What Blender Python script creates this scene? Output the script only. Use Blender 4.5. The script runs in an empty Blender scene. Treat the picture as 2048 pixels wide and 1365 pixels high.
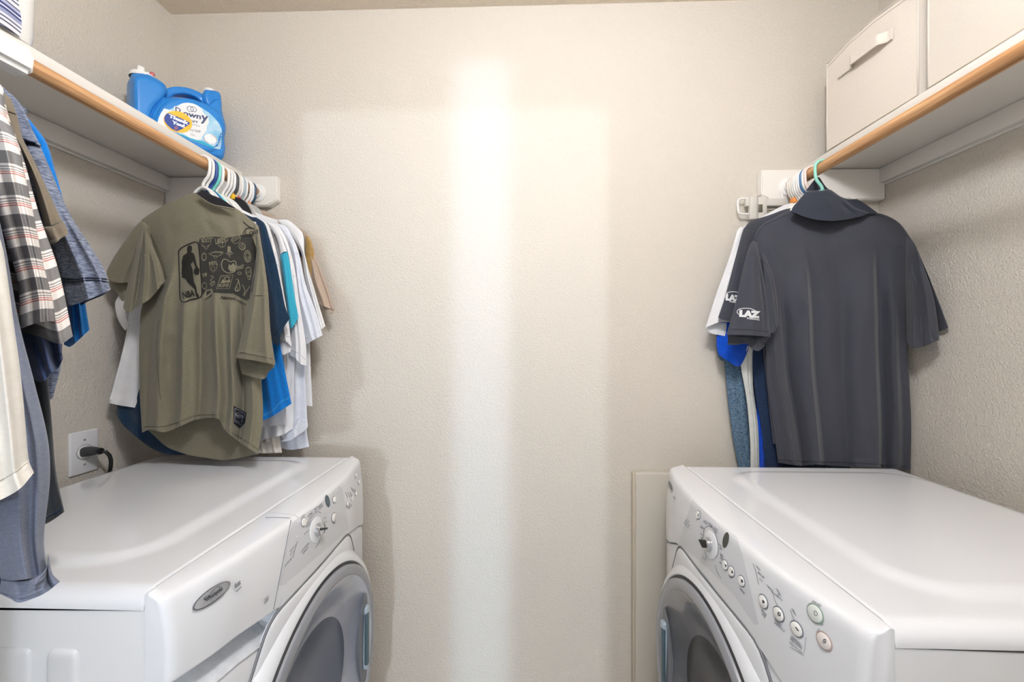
import bpy, bmesh, math, random
import numpy as np
from mathutils import Vector, Matrix
from mathutils.bvhtree import BVHTree
from mathutils.geometry import tessellate_polygon

SC = bpy.context.scene
COL = SC.collection
# ---------------------------------------------------------------- camera
F = 800.0                      # focal length in pixels of the 2048 wide frame
TH = math.atan(0.03)           # yaw to the left
H = 1.33                       # eye height
CY, SY = math.cos(TH), math.sin(TH)
cam_d = bpy.data.cameras.new('camera'); cam = bpy.data.objects.new('camera', cam_d); COL.objects.link(cam)
cam_d.sensor_width = 36.0; cam_d.lens = F / 2048 * 36.0; cam_d.clip_start = 0.02
cam.location = (0, 0, H); cam.rotation_euler = (math.pi / 2, 0, TH)
SC.camera = cam
# ---------------------------------------------------------------- world, lights, exposure
WORLD_STRENGTH = 0.35
SUN_ENERGY = 0.42
HALL_FILL_POWER = 8.0
STRIPE_POWER = 0.31
LAMP_STRENGTH = 88.0
w = bpy.data.worlds.new('world'); SC.world = w; w.use_nodes = True
bg = w.node_tree.nodes['Background']; bg.inputs[0].default_value = (0.86, 0.92, 1.0, 1); bg.inputs[1].default_value = WORLD_STRENGTH
SC.view_settings.view_transform = 'Standard'; SC.view_settings.look = 'None'
SC.view_settings.exposure = 0.47; SC.view_settings.gamma = 1.0
SC.view_settings.use_curve_mapping = False

def add_light(name, kind, loc, rot, energy, color, **kw):
    d = bpy.data.lights.new(name, kind); d.energy = energy; d.color = color
    for k, v in kw.items(): setattr(d, k, v)
    o = bpy.data.objects.new(name, d); COL.objects.link(o); o.location = loc; o.rotation_euler = rot
    return o
# low daylight entering level through the doorway behind the camera
add_light('daylight_sun', 'SUN', (0, -3, 2), (math.radians(90), 0, math.radians(1.5)), SUN_ENERGY, (0.74, 0.87, 1.0), angle=math.radians(1.6))
# added soft fill lamp behind the camera, set in the unseen hall
add_light('hall_fill', 'AREA', (-0.15, -1.1, 1.45), (math.radians(90), 0, 0), HALL_FILL_POWER, (0.93, 0.96, 1.0), shape='RECTANGLE', size=1.5, size_y=2.0)
# added narrow-spread lamp just behind the camera, shaped to throw the wall stripe
add_light('stripe_lamp', 'AREA', (-0.145, -0.125, 1.13), (math.radians(90), 0, 0), STRIPE_POWER, (0.55, 0.76, 1.0), shape='RECTANGLE', size=0.19, size_y=2.3, spread=math.radians(4.5))

# ================================================================ helpers
def ray(x, y):
    a = (x - 1024) / F; b = (682.5 - y) / F
    return Vector((CY * a - SY, SY * a + CY, b))
def atY(x, y, Y): r = ray(x, y); k = Y / r[1]; return Vector((r[0] * k, Y, H + r[2] * k))
def atX(x, y, X): r = ray(x, y); k = X / r[0]; return Vector((X, r[1] * k, H + r[2] * k))
def atZ(x, y, Z): r = ray(x, y); k = (Z - H) / r[2]; return Vector((r[0] * k, r[1] * k, Z))
def pix(p):
    dx, dy, dz = p[0], p[1], p[2] - H
    cx = CY * dx + SY * dy; cz = -SY * dx + CY * dy
    return (1024 + F * cx / cz, 682.5 - F * dz / cz)
def atY_np(px, py, Y):
    a = (px - 1024) / F; b = (682.5 - py) / F
    k = Y / (SY * a + CY)
    return np.stack([(CY * a - SY) * k, Y, H + b * k], -1)

def lin(c):
    return tuple(((v / 255) / 12.92 if v / 255 <= 0.04045 else ((v / 255 + 0.055) / 1.055) ** 2.4) for v in c)
MATS = {}
def material(name, col, rough=0.5, spec=0.5, bump=None, mottle=None, metallic=0.0, sheen=0.0, coat=0.0, alpha=1.0, trans=0.0, emit=None):
    """bump=(scale, strength, distance[, detail]); mottle=(scale tuple, colour 2, amount)"""
    if name in MATS: return MATS[name]
    m = bpy.data.materials.new(name); m.use_nodes = True; MATS[name] = m
    nt = m.node_tree; b = nt.nodes['Principled BSDF']
    c = (*lin(col), 1)
    b.inputs['Base Color'].default_value = c; b.inputs['Roughness'].default_value = rough
    b.inputs['Specular IOR Level'].default_value = spec; b.inputs['Metallic'].default_value = metallic
    b.inputs['Sheen Weight'].default_value = sheen; b.inputs['Coat Weight'].default_value = coat
    b.inputs['Alpha'].default_value = alpha; b.inputs['Transmission Weight'].default_value = trans
    if emit: b.inputs['Emission Color'].default_value = (*lin(emit[0]), 1); b.inputs['Emission Strength'].default_value = emit[1]
    geo = nt.nodes.new('ShaderNodeNewGeometry')
    if mottle:
        sc, c2, amt = mottle
        mp = nt.nodes.new('ShaderNodeMapping'); mp.inputs['Scale'].default_value = sc if isinstance(sc, tuple) else (sc, sc, sc)
        nt.links.new(geo.outputs['Position'], mp.inputs['Vector'])
        n = nt.nodes.new('ShaderNodeTexNoise'); n.inputs['Scale'].default_value = 1.0; n.inputs['Detail'].default_value = 4.0; n.inputs['Roughness'].default_value = 0.65
        nt.links.new(mp.outputs[0], n.inputs['Vector'])
        r = nt.nodes.new('ShaderNodeMapRange'); r.inputs[1].default_value = 0.36; r.inputs[2].default_value = 0.64; r.inputs[4].default_value = amt
        nt.links.new(n.outputs[0], r.inputs[0])
        mx = nt.nodes.new('ShaderNodeMix'); mx.data_type = 'RGBA'; mx.inputs[6].default_value = c; mx.inputs[7].default_value = (*lin(c2), 1)
        nt.links.new(r.outputs[0], mx.inputs[0]); nt.links.new(mx.outputs[2], b.inputs['Base Color'])
    if bump:
        n = nt.nodes.new('ShaderNodeTexNoise'); n.inputs['Scale'].default_value = bump[0]; n.inputs['Detail'].default_value = bump[3] if len(bump) > 3 else 2.0
        nt.links.new(geo.outputs['Position'], n.inputs['Vector'])
        bp = nt.nodes.new('ShaderNodeBump'); bp.inputs['Strength'].default_value = bump[1]; bp.inputs['Distance'].default_value = bump[2]
        nt.links.new(n.outputs[0], bp.inputs['Height']); nt.links.new(bp.outputs[0], b.inputs['Normal'])
    return m
def fabric(name, col, col2=None, amt=0.5, sc=(260, 260, 260), bump=(900, 0.35, 0.0006), rough=0.9):
    return material(name, col, rough, 0.15, bump, (sc, col2, amt) if col2 else None, sheen=0.15)

def thing(name, label, cat, loc, group=None):
    o = bpy.data.objects.new(name, None); COL.objects.link(o); o.empty_display_size = 0.05
    o.location = loc; o['label'] = label; o['category'] = cat
    if group: o['group'] = group
    return o
def tag(o, label, cat, group=None):
    o['label'] = label; o['category'] = cat
    if group: o['group'] = group
    return o
def shade(me, smooth):
    me.polygons.foreach_set('use_smooth', [smooth] * len(me.polygons)); me.update()
def rootloc(o):
    v = Vector((0, 0, 0))
    while o is not None: v += o.location; o = o.parent
    return v
def mesh_obj(name, verts, faces, mat, parent=None, smooth=True, kind=None, uv=None):
    """verts in world space"""
    off = rootloc(parent)
    me = bpy.data.meshes.new(name)
    if isinstance(verts, np.ndarray): vs = (verts - np.array(off)).tolist()
    else: vs = [tuple(Vector(v) - off) for v in verts]
    me.from_pydata(vs, [], [tuple(f) for f in faces])
    if mat is not None: me.materials.append(mat)
    if uv is not None:
        l = me.uv_layers.new(name='UVMap')
        idx = np.empty(len(me.loops), dtype=np.int64); me.loops.foreach_get('vertex_index', idx)
        l.data.foreach_set('uv', np.asarray(uv, dtype=np.float32)[idx].ravel())
    shade(me, smooth)
    o = bpy.data.objects.new(name, me); COL.objects.link(o)
    if parent is not None: o.parent = parent
    if kind: o['kind'] = kind
    return o
def bm_obj(name, bm, mat, parent=None, smooth=False, kind=None, auto=None):
    off = rootloc(parent)
    bmesh.ops.translate(bm, verts=bm.verts, vec=-off)
    bmesh.ops.recalc_face_normals(bm, faces=bm.faces)
    if auto is not None:
        for f in bm.faces: f.smooth = True
        for e in bm.edges:
            if len(e.link_faces) == 2 and e.calc_face_angle(0) > math.radians(auto): e.smooth = False
    me = bpy.data.meshes.new(name); bm.to_mesh(me); bm.free()
    if auto is None: shade(me, smooth)
    me.materials.append(mat)
    o = bpy.data.objects.new(name, me); COL.objects.link(o)
    if parent is not None: o.parent = parent
    if kind: o['kind'] = kind
    return o
def add_box(bm, x0, x1, y0, y1, z0, z1, bev=0.0, seg=2, M=None):
    vs = [bm.verts.new((x, y, z)) for x in (x0, x1) for y in (y0, y1) for z in (z0, z1)]
    q = [(0, 1, 3, 2), (4, 6, 7, 5), (0, 4, 5, 1), (2, 3, 7, 6), (0, 2, 6, 4), (1, 5, 7, 3)]
    fs = [bm.faces.new([vs[i] for i in f]) for f in q]
    es = list({e for f in fs for e in f.edges})
    out = vs
    if bev > 0:
        r = bmesh.ops.bevel(bm, geom=es, offset=bev, segments=seg, profile=0.5, affect='EDGES')
        out = list({v for f in r['faces'] for v in f.verts} | {v for v in vs if v.is_valid})
    if M is not None:
        bmesh.ops.transform(bm, matrix=M, verts=[v for v in out if v.is_valid])
    return out
def box_obj(name, x0, x1, y0, y1, z0, z1, mat, parent=None, bev=0.002, seg=2, kind=None, M=None):
    bm = bmesh.new(); add_box(bm, x0, x1, y0, y1, z0, z1, bev, seg)
    if M is not None: bmesh.ops.transform(bm, matrix=M, verts=bm.verts)
    return bm_obj(name, bm, mat, parent, kind=kind, auto=40)
def crom(pts, n):
    """n points along a centripetal-ish smooth curve through pts"""
    P = np.array([tuple(p) for p in pts], float)
    if len(P) == 2: return P[0] + (P[1] - P[0]) * np.linspace(0, 1, n)[:, None]
    d = np.maximum(np.linalg.norm(np.diff(P, axis=0), axis=1), 1e-9)
    c = np.concatenate([[0], np.cumsum(d)])
    m = np.empty_like(P)
    m[1:-1] = (P[2:] - P[:-2]) / (c[2:] - c[:-2])[:, None]
    m[0] = (P[1] - P[0]) / d[0]; m[-1] = (P[-1] - P[-2]) / d[-1]
    u = np.linspace(0, c[-1], n); k = np.clip(np.searchsorted(c, u, 'right') - 1, 0, len(d) - 1)
    h = d[k]; t = ((u - c[k]) / h)[:, None]; h = h[:, None]
    return (2*t**3 - 3*t**2 + 1) * P[k] + (t**3 - 2*t**2 + t) * h * m[k] + (-2*t**3 + 3*t**2) * P[k+1] + (t**3 - t**2) * h * m[k+1]
def tube_data(path, r, seg=10, cap=True):
    """path: list of Vector, r: float or list"""
    P = [Vector(p) for p in path]; n = len(P); vs = []; fs = []
    up = None
    for i, p in enumerate(P):
        t = (P[min(i + 1, n - 1)] - P[max(i - 1, 0)]).normalized()
        if up is None:
            up = Vector((0, 0, 1)) if abs(t.z) < 0.9 else Vector((1, 0, 0))
        a = (up - t * up.dot(t)).normalized(); b = t.cross(a); up = a
        rr = r[i] if isinstance(r, (list, tuple)) else r
        for k in range(seg):
            th = 2 * math.pi * k / seg
            vs.append(p + a * (rr * math.cos(th)) + b * (rr * math.sin(th)))
    for i in range(n - 1):
        for k in range(seg):
            k2 = (k + 1) % seg
            fs.append((i * seg + k, i * seg + k2, (i + 1) * seg + k2, (i + 1) * seg + k))
    if cap:
        fs.append(tuple(range(seg))[::-1]); fs.append(tuple((n - 1) * seg + k for k in range(seg)))
    return vs, fs
class Acc:
    def __init__(s): s.v = []; s.f = []
    def add(s, vs, fs):
        o = len(s.v); s.v += [Vector(v) for v in vs]; s.f += [tuple(i + o for i in f) for f in fs]; return s
    def obj(s, name, mat, parent=None, smooth=True, kind=None): return mesh_obj(name, s.v, s.f, mat, parent, smooth, kind)
def tube_obj(name, path, r, mat, parent=None, seg=10): return Acc().add(*tube_data(path, r, seg)).obj(name, mat, parent)
def lathe(name, prof, M, mat, parent=None, seg=64, smooth=True, close=False):
    """prof: (r, x) pairs, axis = local x through the origin of M"""
    vs = []; fs = []
    for r, x in prof:
        for k in range(seg):
            t = 2 * math.pi * k / seg
            vs.append(M @ Vector((x, r * math.cos(t), r * math.sin(t))))
    for i in range(len(prof) - 1):
        for k in range(seg):
            k2 = (k + 1) % seg
            fs.append((i * seg + k, i * seg + k2, (i + 1) * seg + k2, (i + 1) * seg + k))
    if close: fs.append(tuple((len(prof) - 1) * seg + k for k in range(seg)))
    bm = bmesh.new(); bv = [bm.verts.new(v) for v in vs]
    for f in fs:
        try: bm.faces.new([bv[i] for i in f])
        except ValueError: pass
    bmesh.ops.remove_doubles(bm, verts=bm.verts, dist=1e-6)
    return bm_obj(name, bm, mat, parent, auto=35)

# ---------------------------------------------------------------- cloth
def coons(T, L, R, B, ns, nt):
    T = crom(T, ns); B = crom(B, ns); L = crom([T[0]] + [tuple(p) for p in L] + [B[0]], nt); R = crom([T[-1]] + [tuple(p) for p in R] + [B[-1]], nt)
    s = np.linspace(0, 1, ns)[None, :, None]; t = np.linspace(0, 1, nt)[:, None, None]
    return ((1 - t) * T[None] + t * B[None] + (1 - s) * L[:, None] + s * R[:, None]
            - (1 - s) * (1 - t) * T[0] - s * (1 - t) * T[-1] - (1 - s) * t * B[0] - s * t * B[-1])
def sstep(a, b, x): u = np.clip((x - a) / (b - a), 0, 1); return u * u * (3 - 2 * u)
def fold_field(folds, s, t, seed, wr, auto, sc=1.0):
    rng = np.random.default_rng(seed); d = np.zeros_like(s)
    for (s0, s1, t0, amp, wl, wrr) in folds:
        c = s0 + (s1 - s0) * t; x = s - c
        wd = np.where(x < 0, wl, wrr)
        d += amp * (0.75 + 1.05 * sc) * np.exp(-np.abs(x / wd) ** 1.7) * sstep(t0, t0 + 0.28, t)
    for i in range(auto[0]):
        k = rng.uniform(0.8 + sc, 1.5 + 5 * sc); ph = rng.uniform(0, 6.28); sl = rng.uniform(-0.12, 0.12)
        d += sc * auto[1] / auto[0] ** 0.5 * np.sin(2 * np.pi * k * (s + sl * t) + ph) * (0.25 + 0.75 * sstep(0.05, 0.7, t))
    for i in range(10):
        ang = rng.uniform(0, 3.14); k = rng.uniform(2, 3 + 9 * sc); ph = rng.uniform(0, 6.28)
        d += sc * wr * np.sin(2 * np.pi * k * (s * math.cos(ang) * 0.8 + t * math.sin(ang)) + ph) * (0.4 + 0.6 * np.sin(3 * s * rng.uniform(1, 3) + 4 * t * rng.uniform(0.5, 2) + ph))
    return d
CLOTH = {}
def cloth(root, name, T, L, R, B, Y, th, mat, folds=(), tilt=0.0, sag=0.0, backB=None, n=(72, 92), seed=1, wr=0.0006, auto=(4, 0.004), hem=0.035, back=True, curl=0.0):
    """A hanging double layer of cloth: outline (in reference pixels) at distance Y, thickness th, folds in depth."""
    ns, nt = n
    s, t = np.meshgrid(np.linspace(0, 1, ns), np.linspace(0, 1, nt))
    edge = np.sqrt(np.clip(4 * s * (1 - s), 0, 1)) ; topf = np.sqrt(np.clip(t / 0.10, 0, 1))
    G = coons(T, L, R, B, ns, nt)
    sc = float(np.clip((G[:, -1, 0] - G[:, 0, 0]).mean() * Y / F / 0.32, 0.12, 1.2))
    fd = fold_field(folds, s, t, seed, wr, auto, sc) * np.minimum(1, 5 * np.minimum(s, 1 - s) + 0.15) * (0.2 + 0.8 * topf)
    if hem: fd = fd + 0.0016 * (t > 1 - hem)
    Y0 = Y + tilt * (s - 0.5) + sag * t
    dF = th * edge * topf + fd + curl * sstep(0.85, 1, t)
    front = atY_np(G[..., 0], G[..., 1], Y0 - dF)
    idx = np.arange(ns * nt).reshape(nt, ns)
    q = np.stack([idx[:-1, :-1], idx[1:, :-1], idx[1:, 1:], idx[:-1, 1:]], -1).reshape(-1, 4)
    wm = np.linalg.norm(front[nt // 2, 0] - front[nt // 2, -1]); hm = np.linalg.norm(front[0, ns // 2] - front[-1, ns // 2])
    uv = np.stack([s * wm, (1 - t) * hm], -1).reshape(-1, 2)
    V = front.reshape(-1, 3); Q = q
    if back:
        Gb = coons(T, L, R, backB, ns, nt) if backB else G
        if not backB:
            cen = G.mean(axis=1, keepdims=True); Gb = G + (cen - G) * 0.004
        dB = th * edge * topf + 0.5 * fold_field((), s, t, seed + 77, wr, auto, sc) + 0.001
        bk = atY_np(Gb[..., 0], Gb[..., 1], Y0 + dB)
        V = np.concatenate([V, bk.reshape(-1, 3)])
        Q = np.concatenate([q, q[:, ::-1] + ns * nt]); uv = np.concatenate([uv, uv])
        o = ns * nt
        if not backB:
            side = [(idx[i, 0], o + idx[i, 0], o + idx[i + 1, 0], idx[i + 1, 0]) for i in range(nt - 1)] + [(idx[i, -1], idx[i + 1, -1], o + idx[i + 1, -1], o + idx[i, -1]) for i in range(nt - 1)]
            Q = np.concatenate([Q, np.array(side)])
        top = [(idx[0, i], idx[0, i + 1], o + idx[0, i + 1], o + idx[0, i]) for i in range(ns - 1)]
        Q = np.concatenate([Q, np.array(top)])
    ob = mesh_obj(name, V, Q.tolist(), mat, root, uv=uv)
    CLOTH[ob.name] = BVHTree.FromPolygons([Vector(v) for v in front.reshape(-1, 3)], [tuple(f) for f in q.tolist()])
    ob['bvh'] = ob.name
    return ob
def bvh_of(*obs):
    vs = []; fs = []
    for o in obs:
        off = rootloc(o.parent) if o.parent else Vector((0, 0, 0))
        k = len(vs)
        vs += [v.co + off + o.location for v in o.data.vertices]
        fs += [tuple(i + k for i in p.vertices) for p in o.data.polygons]
    return BVHTree.FromPolygons(vs, fs)
CAMP = Vector((0, 0, H))
def drape(p, bvh, off):
    d = ray(p[0], p[1]).normalized()
    h = bvh.ray_cast(CAMP, d)
    if h[0] is None:
        # beyond the edge: lie against the nearest part of the surface
        best = bvh.find_nearest(CAMP + d * drape.last)
        q = best[0] if best[0] is not None else CAMP + d * drape.last
        return q - d * off
    drape.last = h[3]
    return h[0] - d * off
drape.last = 1.0
def refine(tris_v, tris_f, maxlen):
    bm = bmesh.new(); vs = [bm.verts.new((p[0], p[1], 0)) for p in tris_v]
    for f in tris_f:
        try: bm.faces.new([vs[i] for i in f])
        except ValueError: pass
    bmesh.ops.triangulate(bm, faces=bm.faces)
    for _ in range(7):
        es = [e for e in bm.edges if e.calc_length() > maxlen]
        if not es: break
        bmesh.ops.subdivide_edges(bm, edges=es, cuts=1)
        bmesh.ops.triangulate(bm, faces=[f for f in bm.faces if len(f.verts) > 3])
    bm.verts.index_update()
    v = [(q.co.x, q.co.y) for q in bm.verts]; f = [[q.index for q in fc.verts] for fc in bm.faces]; bm.free()
    return v, f
def poly_tris(loops):
    flat = [p for l in loops for p in l]
    return flat, [tuple(t) for t in tessellate_polygon([[Vector((p[0], p[1], 0)) for p in l] for l in loops])]
TXT = {}
def text_mesh(s, bold=0.0, shear=0.0):
    key = (s, bold, shear)
    if key in TXT: return TXT[key]
    c = bpy.data.curves.new('t', 'FONT'); c.body = s; c.offset = bold; c.shear = shear; c.resolution_u = 3
    o = bpy.data.objects.new('t', c); COL.objects.link(o)
    dg = bpy.context.evaluated_depsgraph_get(); me = bpy.data.meshes.new_from_object(o.evaluated_get(dg))
    v = np.array([tuple(x.co[:2]) for x in me.vertices]); f = [tuple(p.vertices) for p in me.polygons]
    bpy.data.objects.remove(o); bpy.data.curves.remove(c); bpy.data.meshes.remove(me)
    mn = v.min(0); mx = v.max(0); v = (v - mn) / np.maximum(mx - mn, 1e-6)
    TXT[key] = (v, f); return v, f
class Decal:
    """flat print laid on a surface: shapes in reference pixels, draped over the target"""
    def __init__(s, bvh, off=0.0008, maxlen=7.0): s.b = bvh; s.o = off; s.m = maxlen; s.v = []; s.f = []
    def _put(s, v, f):
        v, f = refine(v, f, s.m); k = len(s.v)
        s.v += [drape(p, s.b, s.o) for p in v]; s.f += [tuple(i + k for i in q) for q in f]
    def poly(s, *loops): s._put(*poly_tris(loops)); return s
    def text(s, t, p0, pr, pu, bold=0.0, shear=0.0):
        v, f = text_mesh(t, bold, shear); p0 = np.array(p0, float); a = np.array(pr) - p0; b = np.array(pu) - p0
        s._put((p0 + v[:, :1] * a + v[:, 1:] * b).tolist(), f); return s
    def line(s, pts, wd, smooth=True, closed=False):
        P = crom(pts, max(4, len(pts) * 5)) if smooth else np.array(pts, float)
        if closed: P = np.concatenate([P, P[:1]])
        tg = np.gradient(P, axis=0); tg /= np.maximum(np.linalg.norm(tg, axis=1), 1e-9)[:, None]
        nn = np.stack([-tg[:, 1], tg[:, 0]], -1) * wd / 2
        a = P + nn; b = P - nn; n = len(P)
        s._put(a.tolist() + b.tolist(), [(i, i + 1, n + i + 1, n + i) for i in range(n - 1)]); return s
    def ellipse(s, c, ax, bx, n=28, ring=None):
        c = np.array(c, float); ax = np.array(ax, float); bx = np.array(bx, float)
        th = np.linspace(0, 2 * np.pi, n, endpoint=False)
        P = c + np.cos(th)[:, None] * ax + np.sin(th)[:, None] * bx
        if ring:
            Q = c + (np.cos(th)[:, None] * ax + np.sin(th)[:, None] * bx) * (1 - ring)
            s._put(P.tolist() + Q.tolist(), [(i, (i + 1) % n, n + (i + 1) % n, n + i) for i in range(n)])
        else: s._put(P.tolist(), [tuple(range(n))])
        return s
    def obj(s, name, mat, parent):
        fine = any(k in name for k in ('lettering', 'print', 'scale', 'mark', 'outline', 'spark'))
        return mesh_obj(name, s.v, s.f, mat, parent, smooth=True, kind='stuff' if fine else None)
def seam(root, bvh, lines, mat, r=0.0007, name='stitching'):
    a = Acc()
    for l in lines:
        P = crom(l, max(6, int(sum(math.dist(l[i], l[i + 1]) for i in range(len(l) - 1)) / 5)))
        a.add(*tube_data([drape(p, bvh, 0.0004) for p in P], r, 5))
    return a.obj(name, mat, root, kind='stuff')

# ================================================================ materials
M_WALL = material('wall_paint', (213, 206, 195), 0.75, 0.25, (210, 0.75, 0.004, 3.0))
M_CEIL = material('ceiling_paint', (226, 214, 196), 0.85, 0.2, (110, 0.8, 0.006, 3.0))
M_TRIM = material('white_trim_paint', (236, 232, 226), 0.45, 0.4, (300, 0.05, 0.001))
M_FLOOR = material('floor_tile', (206, 198, 186), 0.5, 0.4, (20, 0.1, 0.002))
M_WOOD = None
M_APPL = material('white_enamel', (230, 232, 236), 0.16, 0.5, (700, 0.02, 0.0004), coat=0.3)
M_APPL_W = material('warm_white_plastic', (232, 229, 222), 0.22, 0.5, coat=0.2)
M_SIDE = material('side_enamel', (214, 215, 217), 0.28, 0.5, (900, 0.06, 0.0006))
M_INLAY = material('control_inlay_grey', (212, 214, 219), 0.25, 0.5)
M_RIM = material('door_rim_grey', (146, 148, 155), 0.22, 0.5, coat=0.4)
M_DISH_B = material('door_plastic_blue_grey', (188, 192, 204), 0.2, 0.5, mottle=((9, 9, 9), (166, 170, 184), 0.6), coat=0.5)
M_DISH_G = material('door_plastic_grey', (146, 146, 149), 0.2, 0.5, mottle=((9, 9, 9), (122, 122, 126), 0.6), coat=0.5)
M_GLASS_B = material('door_glass_blue', (104, 110, 124), 0.22, 0.35)
M_GLASS_G = material('door_glass_grey', (84, 83, 84), 0.22, 0.35)
M_DARK = material('dark_gap', (38, 38, 40), 0.5)
M_BLACK = material('black_plastic', (26, 27, 28), 0.35)
M_CHROME = material('chrome', (205, 206, 208), 0.14, 0.5, metallic=0.9)
M_INK = material('grey_ink', (120, 124, 132), 0.6)
M_INKD = material('dark_ink', (66, 68, 74), 0.6)
M_WPLAST = material('white_plastic', (240, 239, 236), 0.3)
M_CLEAR = material('frosted_plastic', (228, 224, 216), 0.25, 0.5, alpha=0.8)
def wood_material():
    m = bpy.data.materials.new('rod_wood'); m.use_nodes = True; nt = m.node_tree; b = nt.nodes['Principled BSDF']
    geo = nt.nodes.new('ShaderNodeNewGeometry'); mp = nt.nodes.new('ShaderNodeMapping'); mp.inputs['Scale'].default_value = (170, 5, 170)
    nt.links.new(geo.outputs['Position'], mp.inputs[0])
    n = nt.nodes.new('ShaderNodeTexNoise'); n.inputs['Scale'].default_value = 1; n.inputs['Detail'].default_value = 5; nt.links.new(mp.outputs[0], n.inputs['Vector'])
    cr = nt.nodes.new('ShaderNodeValToRGB'); e = cr.color_ramp.elements
    e[0].position = 0.3; e[0].color = (*lin((166, 116, 72)), 1); e[1].position = 0.68; e[1].color = (*lin((226, 180, 132)), 1)
    nt.links.new(n.outputs[0], cr.inputs[0]); nt.links.new(cr.outputs[0], b.inputs['Base Color'])
    b.inputs['Roughness'].default_value = 0.45
    bp = nt.nodes.new('ShaderNodeBump'); bp.inputs['Strength'].default_value = 0.15; bp.inputs['Distance'].default_value = 0.001
    nt.links.new(n.outputs[0], bp.inputs['Height']); nt.links.new(bp.outputs[0], b.inputs['Normal'])
    return m
M_WOOD = wood_material()

# ================================================================ room
XL, XR, YB, YF, ZC = -1.222, 1.165, 1.35, -0.14, 2.462
def struct(name, x0, x1, y0, y1, z0, z1, mat):
    return box_obj(name, x0, x1, y0, y1, z0, z1, mat, None, 0, kind='structure')
struct('floor', XL - .1, XR + .1, YF - .1, YB + .1, -0.1, 0, M_FLOOR)
struct('ceiling', XL - .1, XR + .1, YF - .1, YB + .1, ZC, ZC + .1, M_CEIL)
struct('wall_back', XL - .1, XR + .1, YB, YB + .1, 0, ZC, M_WALL)
struct('wall_left', XL - .1, XL, YF - .1, YB, 0, ZC, M_WALL)
struct('wall_right', XR, XR + .1, YF - .1, YB, 0, ZC, M_WALL)
DL, DR, DZ = -0.72, 0.32, 2.115      # doorway the camera stands in
bm = bmesh.new()
add_box(bm, XL, DL, YF - .1, YF, 0, ZC); add_box(bm, DR, XR, YF - .1, YF, 0, ZC); add_box(bm, DL, DR, YF - .1, YF, DZ, ZC)
o = bm_obj('wall_front', bm, M_WALL); o['kind'] = 'structure'
bm = bmesh.new(); add_box(bm, XL + .003, DL, YF, YF + .012, 0, .09, .003); o = bm_obj('baseboard_front', bm, M_TRIM); o['kind'] = 'structure'
bm = bmesh.new(); add_box(bm, XL, XR, YB - .012, YB, 0, .09, .003); o = bm_obj('baseboard_back', bm, M_TRIM); o['kind'] = 'structure'

# flush ceiling lamp above and behind the view
lamp = thing('ceiling_lamp', 'round frosted globe lamp on the laundry room ceiling', 'lamp', (0.10, 0.10, ZC))
LM = Matrix.Translation((0.10, 0.10, ZC)) @ Matrix.Rotation(math.radians(90), 4, 'Y')
lathe('base', [(0.0, 0.0), (0.15, 0.0), (0.15, 0.022), (0.125, 0.026)], LM, M_TRIM, lamp, 40)
lathe('globe', [(0.06, 0.024)] + [(0.10 * math.sin(a_), 0.105 - 0.10 * math.cos(a_)) for a_ in [0.65 + (math.pi - 0.65) * i_ / 16 for i_ in range(17)]], LM, material('lamp_glow', (255, 240, 218), 0.5, emit=((247, 249, 255), LAMP_STRENGTH)), lamp, 40)

# board leaning on the back wall behind the dryer
pl = thing('wall_board', 'flat beige board with rounded corner standing against back wall beside dryer', 'board', (0.44, 1.335, 0))
bm = bmesh.new(); add_box(bm, 0.366, 0.62, 1.325, 1.349, 0.0, 0.897, 0.006, 3)
bmesh.ops.transform(bm, matrix=Matrix.Identity(4), verts=bm.verts)
bm_obj('panel', bm, material('beige_board', (200, 194, 182), 0.5, 0.4, (400, 0.05, 0.0006)), pl, auto=40)
box_obj('edge', 0.358, 0.3665, 1.328, 1.349, 0.0, 0.894, material('beige_board_edge', (196, 184, 166), 0.6), pl, 0.002)

# ---------------------------------------------------------------- shelves, cleats, rods
ZS0, ZS1 = 1.888, 1.912
def shelf(side, xw, xe, blk, ylo):
    sg = 1 if side == 'left' else -1
    t = thing('wall_shelf', 'long white %s wall shelf board carried by painted cleats' % side, 'shelf', ((xw + xe) / 2, 0.65, ZS0))
    a, b = sorted((xw, xe)); box_obj('shelf_board', a, b, ylo, YB, ZS0, ZS1, M_TRIM, t, 0.002)
    a, b = sorted((xw, xw + sg * 0.02)); box_obj('cleat', a, b, ylo, YB, ZS0 - 0.048, ZS0, M_TRIM, t, 0.002)
    box_obj('bead', *sorted((xw, xw + sg * 0.006)), ylo, YB - 0.022, ZS0 - 0.055, ZS0 - 0.0475, M_TRIM, t, 0.001)
    # end block with a clipped corner on the back wall
    z0 = 1.787; c = 0.03; y0, y1 = YB - 0.026, YB
    prof = [(xw + sg * 0.001, z0), (blk - sg * c, z0), (blk, z0 + c * .62), (blk, ZS0 - 0.001), (xw + sg * 0.001, ZS0 - 0.001)]
    bm = bmesh.new(); f = [bm.verts.new((x, y0, z)) for x, z in prof]; g = [bm.verts.new((x, y1, z)) for x, z in prof]
    bm.faces.new(f); bm.faces.new(g[::-1])
    for i in range(5): bm.faces.new([f[i], g[i], g[(i + 1) % 5], f[(i + 1) % 5]])
    bmesh.ops.bevel(bm, geom=[e for e in bm.edges], offset=0.003, segments=2, affect='EDGES')
    bm_obj('end_block', bm, M_TRIM, t, auto=30)
    return t
shelf('left', XL, -0.972, -0.834, YF + .001)
shelf('right', XR, 0.932, 0.772, YF + .001)
RXL, RXR, RZ, RR = -0.900, 0.857, 1.830, 0.0152
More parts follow.
